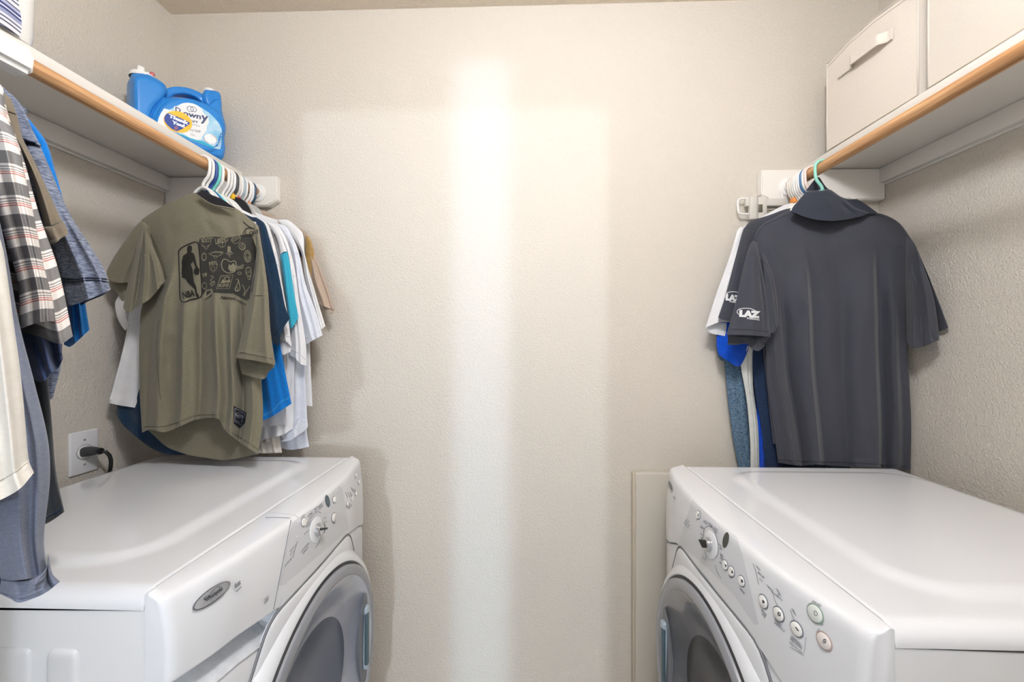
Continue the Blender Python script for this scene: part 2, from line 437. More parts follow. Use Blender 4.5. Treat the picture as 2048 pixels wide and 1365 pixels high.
def rod(side, X):
    t = thing('closet_rod', 'round varnished wooden closet rod under the %s shelf' % side, 'rod', (X, 0.7, RZ))
    n = 26
    tube_obj('rod', [(X, YF + .02 + (YB - .034 - YF - .02) * i / 20, RZ) for i in range(21)], RR, M_WOOD, t, n)
    RM = Matrix.Translation((X, YB - 0.026, RZ)) @ Matrix.Rotation(math.radians(-90), 4, 'Z')
    lathe('socket', [(0.0, 0.0), (0.030, 0.0), (0.030, 0.003), (0.026, 0.004), (0.0185, 0.004), (0.0185, 0.014), (0.0, 0.014)], RM, M_WPLAST, t, 32)
    return t
rl = rod('left', RXL)
rod('right', RXR)
# centre support cap of the left rod
bm = bmesh.new()
hk = [(RXL - .024, .018), (RXL - .022, -.022), (RXL, -.03), (RXL + .022, -.022), (RXL + .026, .014), (RXL + .014, .026), (RXL - .014, .026)]
f = [bm.verts.new((x, 0.625, RZ + z)) for x, z in hk]; g = [bm.verts.new((x, 0.694, RZ + z * .98)) for x, z in hk]
bm.faces.new(f); bm.faces.new(g[::-1])
for i in range(len(hk)): bm.faces.new([f[i], g[i], g[(i + 1) % len(hk)], f[(i + 1) % len(hk)]])
bmesh.ops.bevel(bm, geom=list(bm.edges), offset=0.007, segments=3, affect='EDGES')
bm_obj('support_cap', bm, M_WPLAST, rl, auto=50)
box_obj('support_arm', RXL - .012, RXL + .012, 0.628, 0.642, RZ + .02, ZS0, M_WPLAST, rl, 0.002)

# ================================================================ laundry machines
FY = [(0, .028), (.03, .034), (.10, .048), (.22, .060), (.35, .069), (.55, .070), (.75, .060), (.92, .040), (1, .031)]
FYD = [(0, .043), (.03, .049), (.12, .062), (.25, .071), (.40, .077), (.62, .074), (.80, .062), (.93, .043), (1, .032)]
FYc = crom(FY, 200)
def fplan(u): return float(np.interp(u, FYc[:, 0], FYc[:, 1]))
def loft(name, rows, mat, parent, auto=35, caps=True):
    """rows: list of sections, each a list of points of the same count"""
    bm = bmesh.new(); R = [[bm.verts.new(p) for p in r] for r in rows]
    for i in range(len(R) - 1):
        for j in range(len(R[0]) - 1):
            bm.faces.new([R[i][j], R[i][j + 1], R[i + 1][j + 1], R[i + 1][j]])
    if caps:
        bm.faces.new(R[0]); bm.faces.new(R[-1][::-1])
    return bm_obj(name, bm, mat, parent, auto=auto)
def machine(kind, org, flip, W, ZT, label, cat):
    Mx = Matrix.Translation(org) @ (Matrix.Rotation(math.pi, 4, 'Z') if flip else Matrix.Identity(4))
    P = lambda x, y, z: Mx @ Vector((x, y, z))
    t = thing(kind, label, cat, Mx @ Vector((-0.3, W / 2, 0)))
    dz = ZT - 0.97; D = 0.612
    global FYc
    washer = kind == 'washing_machine'; FYc = crom(FY if washer else FYD, 200); dx = 0.0 if washer else 0.005
    box_obj('cabinet', -D, 0.0004, 0.0006, W - 0.0006, 0.02, 0.945 + dz, M_SIDE, t, 0.0015, 2, M=Mx)
    for y0, y1 in ((0.05, W - 0.05),):
        for xx in (-0.55, -0.07):
            for yy in (0.06, W - 0.06):
                lathe('foot', [(0.0, 0.0), (0.022, 0.0), (0.022, 0.012), (0.012, 0.02)], Mx @ Matrix.Translation((xx, yy, 0)) @ Matrix.Rotation(math.radians(-90), 4, 'Y'), M_BLACK, t, 16)
    # raised shapes pressed into the side panel that faces the camera
    yside = 0.003 if not flip else W - 0.003
    if washer:
        for x0, x1 in ((-0.228, -0.166), (-0.143, -0.096), (-0.35, -0.288), (-0.47, -0.41)):
            bm = bmesh.new(); add_box(bm, x0, x1, -0.003, 0.02, 0.2, 0.887, 0.0112, 4)
            [setattr(v_.co, 'y', -.0045 + (v_.co.y + .003) * .45) for v_ in bm.verts]
            bmesh.ops.transform(bm, matrix=Mx , verts=bm.verts); bm_obj('pressed_rib', bm, M_SIDE, t, auto=60)
    # lid with rounded sides and a raised field
    nx, ny = 70, 90; rr = 0.024; rows = []
    def inset(x, y):      # signed distance into the raised field
        qx = abs(x + 0.335) - (0.262 - 0.10); qy = abs(y - W / 2) - (W / 2 - 0.055 - 0.10)
        return 0.10 - math.hypot(max(qx, 0), max(qy, 0)) - min(max(qx, qy), 0)
    ysamp = [rr * (1 - math.cos(math.pi / 2 * i / 8)) for i in range(9)]
    ys = ysamp + list(np.linspace(rr, W - rr, ny))[1:-1] + [W - v for v in ysamp[::-1]]
    xs = list(np.linspace(-D - 0.002, -0.006, nx)) + [-0.003, -0.0006]
    for y in ys:
        e = min(y, W - y)
        zz = ZT - (rr - math.sqrt(max(0, rr * rr - (rr - e) ** 2)) if e < rr else 0)
        row = [P(xs[0], y, ZT - 0.026)]
        for x in xs:
            d = inset(x, y); u = min(1, max(0, (d + 0.0) / 0.034)); b = 0.0075 * u * u * (3 - 2 * u)
            back = 0.012 * max(0, (-D + 0.02 - x) / 0.022) ** 2
            row.append(P(x, y, zz + b - back - (0.002 if x > -0.001 else 0)))
        row.append(P(xs[-1], y, ZT - 0.026)); rows.append(row)
    loft('lid', rows, M_APPL, t, 50)
    # control fascia: top strip, rounded brow, leaning face
    def zbot(y):
        u = y / W
        pts = [(0, .752), (.08, .768), (.22, .812), (.3, .822), (.5, .832), (.68, .826), (.78, .812), (.92, .775), (1, .757)]
        if washer: pts = [(0, .842), (.15, .838), (.285, .822), (.3, .816), (.5, .822), (.7, .818), (.78, .806), (.92, .778), (1, .757)]
        return float(np.interp(u, [p[0] for p in pts], [p[1] for p in pts])) + dz
    def section(y, top_y=None, bot_y=None):
        """fascia profile at width position y (top) .. bottom position"""
        ty = y if top_y is None else top_y; by = y if bot_y is None else bot_y
        u = ty / W; e = min(ty, W - ty); k = min(1, e / 0.012); end = 0.010 * (1 - math.sqrt(max(0, 1 - (1 - k) ** 2)))
        f = fplan(u) - end; zb = zbot(by)
        pr = [(0.0006, ZT - 0.03), (0.0006, ZT - 0.0035), (0.0025, ZT - 0.0012), (0.006, ZT - 0.0008), (f - 0.012, ZT - 0.0065), (f - 0.007, ZT - 0.0080), (f - 0.003, ZT - 0.011), (f - 0.0006, ZT - 0.015), (f + 0.0012, ZT - 0.020)]
        n = 16
        z1 = ZT - 0.020
        fb = fplan(by / W) - 0.010 * (1 - math.sqrt(max(0, 1 - (1 - min(1, min(by, W - by) / 0.012)) ** 2)))
        for i in range(1, n + 1):
            q = i / n; pr.append(((f + 0.0012) * (1 - q) + (fb + 0.010) * q + 0.004 * math.sin(math.pi * q), z1 + (zb - z1) * q))
        pr += [(fb + 0.008, zb - 0.003), (fb - 0.006, zb - 0.004), (0.0006, zb - 0.004)]
        zt_, zb_ = ZT, zb
        out = []
        for x, z in pr:
            q = min(1, max(0, (ZT - 0.012 - z) / (ZT - 0.012 - zb)))
            out.append(P(x, ty + (by - ty) * q, z))
        return out
    def ends(n, a, b):
        v = list(np.linspace(a, b, n)); return v
    es = [0.012 * (1 - math.cos(math.pi / 2 * i / 6)) for i in range(7)]
    if washer:
        sT, sB = 0.272, 0.196
        ym = es + list(np.linspace(0.012, sT - 0.0012, 24))[1:]
        loft('drawer_front', [section(y, y, y * (sB - 0.0012) / (sT - 0.0012)) for y in ym], M_APPL, t, 30)
        rest = list(np.linspace(sT + 0.0012, W - 0.012, 44)) + [W - v for v in es[::-1]][1:]
        fas = loft('control_panel', [section(y, y, W - (W - y) * (W - sB - 0.0012) / (W - sT - 0.0012)) for y in rest], M_APPL, t, 30)
    else:
        ym = es + list(np.linspace(0.012, W - 0.012, 70))[1:-1] + [W - v for v in es[::-1]]
        fas = loft('control_panel', [section(y) for y in ym], M_APPL, t, 30)
    # lower front
    rows = []
    for y in np.linspace(0.002, W - 0.002, 60):
        u = y / W; k = min(1, min(y, W - y) / 0.014); f = fplan(u) + 0.006 - 0.016 * (1 - math.sqrt(max(0, 1 - (1 - k) ** 2)))
        zt = zbot(y) - 0.0055
        if washer and y < 0.196: zt -= 0.046
        rc = 0.012 if abs(y - W / 2) < 0.21 else f + 0.002
        rows.append([P(0.0, y, zt), P(f - 0.006, y, zt), P(f - 0.001, y, zt - 0.002), P(f + 0.001, y, zt - 0.007), P(f + 0.002, y, 0.742), P(rc, y, 0.738), P(rc, y, 0.27), P(f + 0.002, y, 0.266), P(f, y, 0.06), P(0.0, y, 0.06)])
    loft('front_panel', rows, M_APPL, t, 30)
    if washer:    # finger scoop under the drawer and its rounded lip
        rows = []
        for y in np.linspace(0.012, 0.194, 30):
            u = y / W; f = fplan(u); zt = zbot(y) - 0.004
            rows.append([P(0.004, y, zt - 0.05), P(0.002, y, zt - 0.001), P(f - 0.03, y, zt - 0.002), P(f - 0.034, y, zt - 0.014), P(f - 0.026, y, zt - 0.028), P(f - 0.006, y, zt - 0.038), P(f + 0.004, y, zt - 0.041), P(f + 0.009, y, zt - 0.046), P(f + 0.006, y, zt - 0.05)])
        loft('finger_scoop', rows, material('scoop_plastic', (214, 218, 224), 0.4, mottle=((60, 60, 60), (170, 172, 176), 0.35)), t, 60)
    # shield shaped door surround
    yc = W / 2 + (0.0 if washer else 0.005); zc = 0.50 + dz * 0.3
    shield = []
    half = [(0.0, .3195), (.10, .318), (.155, .312), (.178, .296), (.200, .262), (.228, .215), (.262, .16), (.29, .09), (.305, 0.0), (.295, -.12), (.25, -.22), (.15, -.31), (0, -.335)]
    hc = crom(half, 60)
    outl = [(y, z) for y, z in hc] + [(-y, z) for y, z in hc[1:-1][::-1]]
    def fx(y, z): return fplan(min(1, max(0, (yc + y) / W))) + 0.008
    bm = bmesh.new(); ring0 = []; ring1 = []; ring2 = []
    for y, z in outl:
        L = math.hypot(y, z); s1 = (L - 0.007) / L
        ring0.append(bm.verts.new(P(fx(y, z) - 0.004, yc + y, zc + z))); ring1.append(bm.verts.new(P(fx(y, z) + 0.004, yc + y * (L - 0.002) / L, zc + z * (L - 0.002) / L))); ring2.append(bm.verts.new(P(fx(y, z) + 0.0065, yc + y * s1, zc + z * s1)))
    n = len(outl); inner = [bm.verts.new(P(0.080 + dx, yc + y / math.hypot(y, z) * 0.262, zc + z / math.hypot(y, z) * 0.262)) for y, z in outl]
    mid = [bm.verts.new(P(0.5 * (fx(y, z) + 0.0065) + 0.5 * (0.080 + dx), yc + (y * 0.55 + 0.45 * y / math.hypot(y, z) * 0.25), zc + (z * 0.55 + 0.45 * z / math.hypot(y, z) * 0.25))) for y, z in outl]
    for A, B in ((ring0, ring1), (ring1, ring2), (ring2, mid), (mid, inner)):
        for i in range(n): bm.faces.new([A[i], A[(i + 1) % n], B[(i + 1) % n], B[i]])
    bm_obj('door_surround', bm, M_APPL, t, auto=40)
    # dark gap line round the surround
    gp = [P(fx(y, z) + 0.0005, yc + y * 1.004, zc + z * 1.004) for y, z in outl if z > -0.3]
    gl = [P(fx(y, z) + 0.0015, yc + y * 1.006, zc + z * 1.006) for y, z in hc if z > -0.2]
    gr = [P(fx(-y, z) + 0.0015, yc - y * 1.006, zc + z * 1.006) for y, z in hc if z > -0.2]
    Acc().add(*tube_data(gl, 0.0024, 6)).add(*tube_data(gr, 0.0024, 6)).obj('gap_line', material('shadow_gap', (120, 122, 126), 0.6), t)
    DM = Mx @ Matrix.Translation((dx, yc, zc))
    door = lathe('door', [(0.283, 0.090), (0.2815, 0.097), (0.276, 0.1005), (0.262, 0.1010), (0.256, 0.0975)], DM, M_RIM, t, 96)
    lathe('door_ring', [(0.322, 0.060), (0.317, 0.072), (0.308, 0.082), (0.298, 0.0885), (0.290, 0.0905), (0.286, 0.088)], DM, M_APPL, door, 96)
    lathe('gasket', [(0.2875, 0.0895), (0.2855, 0.0925), (0.2825, 0.0925), (0.2815, 0.090)], DM, M_DARK, door, 96)
    dish = lathe('door_dish', [(0.257, 0.0985), (0.250, 0.0965), (0.235, 0.090), (0.215, 0.078), (0.195, 0.066), (0.178, 0.060), (0.165, 0.058)], DM, M_DISH_B if washer else M_DISH_G, door, 96)
    lathe('door_glass', [(0.1655, 0.0585), (0.160, 0.0575), (0.14, 0.050), (0.10, 0.036), (0.05, 0.026), (0.0, 0.022)], DM, M_GLASS_B if washer else M_GLASS_G, door, 80)
    # handle pocket on the opening side
    sg = 1 if washer else -1
    bm = bmesh.new()
    for k in range(40):
        a = 2 * math.pi * k / 40; bm.verts.new(P(dx + 0.0995 - 0.010 * (1 - abs(math.sin(a))), yc + sg * (0.206 + 0.034 * math.cos(a)), zc + 0.0 + 0.125 * math.sin(a)))
    bm.verts.ensure_lookup_table(); bm.faces.new(bm.verts); bm_obj('handle_pocket', bm, material('pocket_grey', (104, 108, 118), 0.3), door)
    bm = bmesh.new(); add_box(bm, 0.088, 0.1065, sg * 0.214 - 0.011, sg * 0.214 + 0.011, -0.09, 0.085, 0.006, 3)
    bmesh.ops.transform(bm, matrix=DM, verts=bm.verts); bm_obj('handle', bm, material('handle_blue_grey', (168, 182, 192), 0.25), door, auto=40)
    bm = bmesh.new(); add_box(bm, 0.098, 0.1085, sg * 0.2085 - 0.007, sg * 0.2085 + 0.007, -0.075, 0.07, 0.004, 3)
    bmesh.ops.transform(bm, matrix=DM, verts=bm.verts); bm_obj('grip_inset', bm, material('grip_dark', (78, 98, 108), 0.25), door, auto=40)
    return t, fas, P
WL = 0.684
washer, fasW, PW = machine('washing_machine', (-0.543, 0.556, 0), False, WL, 0.97, 'white front loading washing machine on the left, with detergent drawer and oval badge', 'washing machine')
dryer, fasD, PD = machine('clothes_dryer', (0.478, 1.212, 0), True, 0.682, 0.96, 'white front loading dryer on the right, row of buttons along its front', 'dryer')

def dial(parent, c, n_dir, up, r, mk, mc):
    """rotary knob: ring, chrome cup and dark grip"""
    x = n_dir.normalized(); y = up.cross(x).normalized(); z = x.cross(y)
    Mt = Matrix.Translation(c) @ Matrix((x, y, z)).transposed().to_4x4()
    k = lathe('dial', [(r, 0.003), (r * 0.98, 0.012), (r * 0.85, 0.014), (r * 0.8, 0.013), (0, 0.012)], Mt, mc, parent, 40)
    bm = bmesh.new(); add_box(bm, 0.012, 0.022, -r * 0.16, r * 0.16, -r * 0.7, r * 0.7, 0.002, 2); bmesh.ops.transform(bm, matrix=Mt @ Matrix.Rotation(math.radians(70), 4, 'X'), verts=bm.verts)
    lathe('dial_ring', [(r * 1.9, 0.0), (r * 1.88, 0.001), (r * 1.75, 0.0016), (r * 1.05, 0.003), (r, 0.003)], Mt, M_APPL, k, 40)
    bm_obj('dial_grip', bm, mk, k, auto=40)
def hit(bvh, p):
    h = bvh.ray_cast(CAMP, ray(*p).normalized()); return h[0], h[1]
def button(parent, bvh, p, r, mat, ring=M_INK, name='button'):
    c, n = hit(bvh, p)
    if c is None: return
    if n.dot(CAMP - c) < 0: n = -n
    x = n.normalized(); y = Vector((0, 0, 1)).cross(x).normalized(); z = x.cross(y)
    Mt = Matrix.Translation(c) @ Matrix((x, y, z)).transposed().to_4x4()
    b = lathe(name, [(r, 0.0002), (r * 0.96, 0.0022), (r * 0.85, 0.003), (0, 0.0034)], Mt, mat, parent, 28)
    lathe('ring', [(r * 1.16, 0.0002), (r * 1.14, 0.0011), (r * 1.02, 0.0011), (r * 1.0, 0.0002)], Mt, ring, b, 28)
    return Mt
def cap_lines(d, rng, o, a, b, n, wmax):
    """small unreadable caption lines: o origin, a line direction px, b row step px"""
    for i in range(n):
        o2 = (o[0] + b[0] * i, o[1] + b[1] * i); L = wmax * rng.uniform(.6, 1)
        d.line([o2, (o2[0] + a[0] * L, o2[1] + a[1] * L)], 1.1, smooth=False)
rng = random.Random(4)
# --- washer controls
bW = bvh_of(*[c for c in washer.children if c.name.startswith(('drawer_front', 'control_panel'))])
d = Decal(bW, 0.0006, 9); d.poly([(584, 1046), (640, 1009), (683, 968), (689, 1000), (698, 1058), (672, 1082), (612, 1134), (566, 1172), (556, 1172)]).obj('control_inlay', M_INLAY, washer)
c, n = hit(bW, (633, 1060)); n = n if n.dot(CAMP - c) > 0 else -n
dial(washer, c, n, Vector((0, 0, 1)), 0.0145, M_BLACK, M_CHROME)
d = Decal(bW, 0.0012, 4)
d.line([(627, 1030), (636, 1024), (643, 1027)], 0.9); d.line([(645, 1040), (645, 1065), (638, 1085), (630, 1098)], 0.9)
d.line([(595, 1083), (590, 1100), (587, 1113)], 0.9)
d.obj('dial_scale', M_INK, washer)
d = Decal(bW, 0.0012, 5)
for tx, p0, pr, pu in [('NORMAL', (617, 1036), (626, 1027), (615.5, 1032)), ('CASUAL', (619, 1041), (627, 1032), (618, 1037.5)), ('HEAVY', (629, 1023), (636, 1016), (628, 1019)), ('DUTY', (630, 1027), (635, 1022), (629, 1023.5)),
        ('WHITEST', (637, 1018), (645, 1010), (636, 1014)), ('WHITES', (638, 1022), (646, 1014), (637.5, 1018.5)), ('DELICATE', (614, 1050), (622, 1043), (613, 1046.5)), ('HANDWASH', (613, 1057), (621, 1049), (612, 1053.5)),
        ('RINSE', (648, 1040), (653, 1036), (647.5, 1037)), ('SPIN', (648, 1048), (653, 1045), (647.5, 1045)), ('DRAIN', (647, 1056), (651, 1053), (646.5, 1053)), ('SOAK', (609, 1071), (618, 1062), (608, 1068)),
        ('CLEAN WASHER', (602, 1108), (618, 1088), (601, 1104.5)), ('AFFRESH', (606, 1110), (617, 1096), (605, 1107)), ('PREWASH', (580, 1106), (592, 1092), (579, 1103)), ('EXTRA RINSE', (570, 1135), (588, 1115), (569, 1131)), ('DOOR LOCKED', (580, 1113), (589, 1103), (579.5, 1110)),
        ('START', (667, 1050), (671, 1046), (666.5, 1047)), ('POWER', (603, 1037), (610, 1031), (602.5, 1034)), ('CANCEL', (666, 1008), (669, 1003), (665.5, 1005))]:
    d.text(tx, p0, pr, pu, 0.01)
cap_lines(d, rng, (691, 985), (.4, 1), (4.5, 0), 3, 16); cap_lines(d, rng, (702, 975), (.4, 1), (3.5, 2), 3, 14); cap_lines(d, rng, (693, 1016), (.9, -1.2), (2.4, 1.4), 3, 8)
d.obj('lettering', M_INK, washer)
d = Decal(bW, 0.0008, 6); d.ellipse((655, 1003), (4.6, -1.5), (-2.5, -12.5)).obj('display', material('display_slate', (74, 92, 104), 0.2), washer)
for p, r in [((607, 1045), .0085), ((668, 1000), .0075), ((667, 1036), .0105), ((694, 1009), .006), ((703, 998), .006), ((711, 988), .006), ((711, 952), .007), ((717, 965), .007)]:
    button(washer, bW, p, r, M_WPLAST)
seam(washer, bW, [[(531, 1036), (556, 1036), (580, 1037)], [(582, 1041), (566, 1122), (547, 1220)]], M_INK, .0008, 'panel_seam')
# badge
d = Decal(bW, 0.0035, 6); d.ellipse((423, 1192.5), (37, -28), (9.5, 10)).obj('badge_edge', M_CHROME, washer)
d = Decal(bW, 0.0045, 6); d.ellipse((423, 1192.5), (33.5, -25.5), (7.8, 8.2)).obj('badge', material('badge_silver', (178, 179, 182), 0.3, metallic=0.15, mottle=((25, 25, 25), (140, 141, 144), .7)), washer)
d = Decal(bW, 0.0055, 4); d.text('Whirlpool', (413, 1207), (447, 1182), (409, 1199), 0.02)
d.ellipse((414, 1196), (6.5, -4), (1.6, 2.2), ring=.35).line([(416, 1195), (428, 1180), (437, 1173), (440, 1178), (433, 1184)], 0.9)
d.text('duet', (470, 1178), (482, 1169), (468, 1168), 0.02).text('sport', (474, 1186), (482, 1178), (473, 1183)).line([(470, 1184), (476, 1181), (483, 1173)], 0.9)
d.line([(528, 1200), (537, 1191), (538, 1196), (529, 1206), (528, 1200)], 0.7, smooth=False).line([(528, 1209), (537, 1200)], 0.9, smooth=False).line([(530, 1202), (536, 1196)], 1.2, smooth=False)
d.obj('badge_lettering', M_INKD, washer)
# --- dryer controls
bD = bvh_of(*[c for c in dryer.children if c.name.startswith('control_panel')])
d = Decal(bD, 0.0006, 9); d.poly([(1384, 1000), (1420, 1033), (1474, 1076), (1484, 1110), (1496, 1160), (1517, 1250), (1508, 1250), (1468, 1192), (1420, 1142), (1380, 1106), (1357, 1089)]).obj('control_inlay', M_INLAY, dryer)
c, n = hit(bD, (1421, 1090)); n = n if n.dot(CAMP - c) > 0 else -n
dial(dryer, c, n, Vector((0, 0, 1)), 0.0145, M_BLACK, M_CHROME)
d = Decal(bD, 0.0012, 4)
d.line([(1406, 1080), (1409, 1058), (1418, 1053), (1428, 1062), (1435, 1085), (1436, 1108), (1431, 1118)], 0.9); d.line([(1407, 1090), (1411, 1107), (1414, 1110), (1410, 1121), (1404, 1115)], 0.9, smooth=False)
d.line([(1430, 1130), (1435, 1148), (1442, 1157)], 0.9, smooth=False); d.line([(1506, 1128), (1511, 1142), (1517, 1170)], 0.9)
d.line([(1608, 1308), (1612, 1275)], 0.7); d.line([(1580, 1295), (1608, 1312)], 0.8)
d.obj('dial_scale', M_INK, dryer)
d = Decal(bD, 0.0012, 5)
for tx, p0, pr, pu in [('SENSING', (1369, 1050), (1375, 1040), (1367, 1048)), ('DRYING', (1372, 1054), (1379, 1043), (1370, 1052)), ('COOL', (1376, 1058), (1380, 1050), (1374, 1056)), ('HEAVY', (1400, 1055), (1407, 1061), (1402, 1051)), ('CASUAL', (1406, 1044), (1414, 1051), (1408, 1040)),
        ('NORMAL', (1416, 1049), (1425, 1058), (1418, 1045)), ('HEAVY', (1427, 1058), (1434, 1064), (1429, 1054)), ('DUTY', (1428, 1064), (1434, 1069), (1430, 1061)), ('JEANS', (1400, 1069), (1406, 1075), (1402, 1066)), ('BULKY', (1401, 1077), (1407, 1083), (1403, 1074)),
        ('QUICK', (1436, 1090), (1443, 1097), (1438, 1087)), ('DRY', (1438, 1098), (1443, 1102), (1440, 1095)), ('TIMED', (1438, 1110), (1446, 1117), (1440, 1106)), ('DRY', (1439, 1117), (1445, 1122), (1441, 1114)), ('RACK', (1438, 1126), (1446, 1133), (1440, 1123)),
        ('TEMP', (1457, 1153), (1464, 1159), (1458, 1150)), ('MORE LESS', (1480, 1180), (1488, 1190), (1482, 1177)), ('HIGH', (1511, 1134), (1519, 1143), (1513, 1131)), ('MEDIUM', (1515, 1147), (1527, 1158), (1517, 1144)), ('LOW', (1518, 1159), (1524, 1166), (1520, 1156)),
        ('DRYNESS', (1522, 1222), (1532, 1234), (1524, 1219)), ('LEVEL', (1523, 1229), (1530, 1238), (1525, 1226)), ('WRINKLE', (1548, 1240), (1562, 1255), (1550, 1236)), ('SHIELD PLUS', (1548, 1247), (1568, 1266), (1550, 1243)), ('END SIGNAL', (1580, 1280), (1603, 1300), (1583, 1275)), ('HOLD TO LOCK', (1578, 1287), (1604, 1310), (1580, 1283)), ('CONTROLS', (1580, 1275), (1600, 1292), (1582, 1271)),
        ('PAUSE', (1624, 1205), (1641, 1215), (1626, 1201)), ('START', (1640, 1250), (1646, 1253), (1641, 1246)), ('OFF', (1634, 1268), (1640, 1261), (1632, 1264))]:
    d.text(tx, p0, pr, pu, 0.01)
d.text('more', (1542, 1186), (1556, 1196), (1543, 1183)).text('less', (1553, 1192), (1564, 1203), (1555, 1189)).line([(1545, 1180), (1549, 1200), (1555, 1212)], 0.8).line([(1580, 1220), (1586, 1235), (1590, 1242)], 0.8)
cap_lines(d, rng, (1552, 1178), (.9, .8), (2, 5), 3, 9); cap_lines(d, rng, (1583, 1218), (.9, .9), (2, 4), 3, 9); cap_lines(d, rng, (1533, 1170), (.7, .9), (3, 3), 3, 8)
d.obj('lettering', M_INK, dryer)
d = Decal(bD, 0.0008, 6); d.ellipse((1451.5, 1081), (5.8, 2.2), (-3.4, 15.8)).obj('display', material('display_olive', (62, 62, 54), 0.2), dryer)
MG = material('button_green_white', (226, 232, 226), 0.3); MP = material('button_pink_white', (232, 224, 220), 0.3)
for p, r, mt, rg in [((1397, 1031), .0085, M_WPLAST, M_INK), ((1451, 1131), .0085, M_WPLAST, M_INK), ((1464, 1144), .0085, M_WPLAST, M_INK), ((1484, 1163), .0085, M_WPLAST, M_INK), ((1527, 1204), .0098, M_WPLAST, M_INK), ((1558, 1229), .0098, M_WPLAST, M_INK), ((1594, 1259), .0098, M_WPLAST, M_INK),
        ((1631, 1228), .0115, MG, material('ring_green_grey', (150, 168, 158), .4)), ((1649, 1283), .0105, MP, material('ring_pink_grey', (186, 166, 160), .4))]:
    button(dryer, bD, p, r, mt, rg)
d = Decal(bvh_of(*[c for c in dryer.children if c.name.startswith('button')]), 0.0006, 3)
d.ellipse((1397, 1031), (1.6, .6), (-.9, 3), ring=.4).poly([(1449, 1129), (1454, 1131), (1451.5, 1136)]).poly([(1462, 1146), (1467, 1148), (1464.5, 1140)]).poly([(1482, 1159), (1486, 1161), (1486, 1167), (1482, 1165)])
d.poly([(1524, 1200), (1528, 1202), (1530, 1206), (1525, 1208)]).poly([(1555, 1224), (1561, 1227), (1561, 1234), (1555, 1231)], [(1557, 1227), (1559.5, 1228.5), (1559.5, 1231), (1557, 1230)]).line([(1591, 1255), (1597, 1263)], 2.2, smooth=False)
d.line([(1629, 1222), (1634, 1226), (1634, 1231), (1630, 1232), (1628, 1227), (1629, 1222)], 0.9).ellipse((1649, 1283), (3, 2), (-2, 4), ring=.3).line([(1648, 1280), (1650, 1286)], 1.2, smooth=False)
d.obj('button_mark', M_INKD, dryer)
d = Decal(bD, 0.003, 5); d.ellipse((1339.5, 972), (4.6, 1.6), (3.4, 12.6)).obj('badge', material('badge_silver', (172, 173, 176)), dryer)
d = Decal(bD, 0.004, 3); d.text('Whirlpool', (1335, 966), (1342, 981), (1338, 963), .01).ellipse((1336, 964), (1.2, 1), (.5, 2), ring=.4)
d.text('duet', (1346, 994), (1349, 1000), (1348.5, 992), .01).text('sport', (1347, 1002), (1349, 1004.5), (1348.5, 1001)).obj('badge_lettering', M_INKD, dryer)
#CLOTHES
# ================================================================ clothes and hangers
def hanger(label, Y, X, col, side, half=0.175, rot=0.0, tagc=None, group=None, flat=False, drop=0.085, r=0.0042):
    """tubular plastic hanger on the rod; side +1 = stem on the +x side of the rod"""
    key = 'hanger_%d_%d_%d' % col
    mt = material(key, col, 0.32, 0.5)
    t = thing('clothes_hanger', label, 'hanger', (X, Y, RZ - 0.16), group)
    R = RR + r + 0.0005; cr, sr = math.cos(rot), math.sin(rot)
    def W(x, z): return Vector((X + side * x * cr, Y + side * x * sr, RZ + z))
    hook = [W(-R * math.cos(a) , R * math.sin(a)) for a in np.linspace(-0.25, math.pi, 16)]
    hook += [W(p[0], p[1]) for p in crom([(R, 0), (R * 0.98, -0.018), (R * 0.8, -0.036), (0.004, -0.052), (0, -0.060), (0, -0.068)], 12)[1:]]
    tube_obj('hook', hook, r, mt, t, 10)
    arms = [W(p[0], p[1]) for p in crom([(-half, -0.068 - drop), (-half * .5, -0.068 - drop * .68), (-0.02, -0.080), (0, -0.068), (0.02, -0.080), (half * .5, -0.068 - drop * .68), (half, -0.068 - drop)], 34)]
    bar = [W(-half, -0.068 - drop), W(-half * .95, -0.078 - drop)] + [W(x, -0.083 - drop) for x in np.linspace(-half * .85, half * .85, 8)] + [W(half * .95, -0.078 - drop), W(half, -0.068 - drop)]
    Acc().add(*tube_data(arms, r, 10)).obj('shoulder_bar', mt, t); tube_obj('cross_bar', bar, r * .9, mt, t, 10)
    if flat:
        bm = bmesh.new(); pr = crom([(-.052, -.062), (-.03, -.042), (0, -.036), (.03, -.042), (.052, -.062), (.062, -.10), (-.062, -.10)], 24)
        a = [bm.verts.new(W(p[0], p[1] - .02) + Vector((0, -.0022, 0))) for p in pr]; b = [bm.verts.new(W(p[0], p[1] - .02) + Vector((0, .0022, 0))) for p in pr]
        bm.faces.new(a); bm.faces.new(b[::-1])
        for i in range(len(a)): bm.faces.new([a[i], b[i], b[(i + 1) % len(a)], a[(i + 1) % len(a)]])
        bm_obj('neck_plate', bm, flat if flat is not True else mt, t)
    if tagc:
        pos = W(0.006, -0.052); bm = bmesh.new(); add_box(bm, -.008, .008, -.006, .006, -.013, .013, .003)
        for v in bm.verts: v.co.x *= 0.65 - v.co.z * 22
        bmesh.ops.translate(bm, verts=bm.verts, vec=pos); bm_obj('size_clip', bm, material('clip_%d_%d_%d' % tagc, tagc, .4), t, auto=40)
    return t
def rodY(px, X, z=RZ):
    a = (px - 1024) / F; return X * (SY * a + CY) / (CY * a - SY)
WHT = (238, 236, 232)
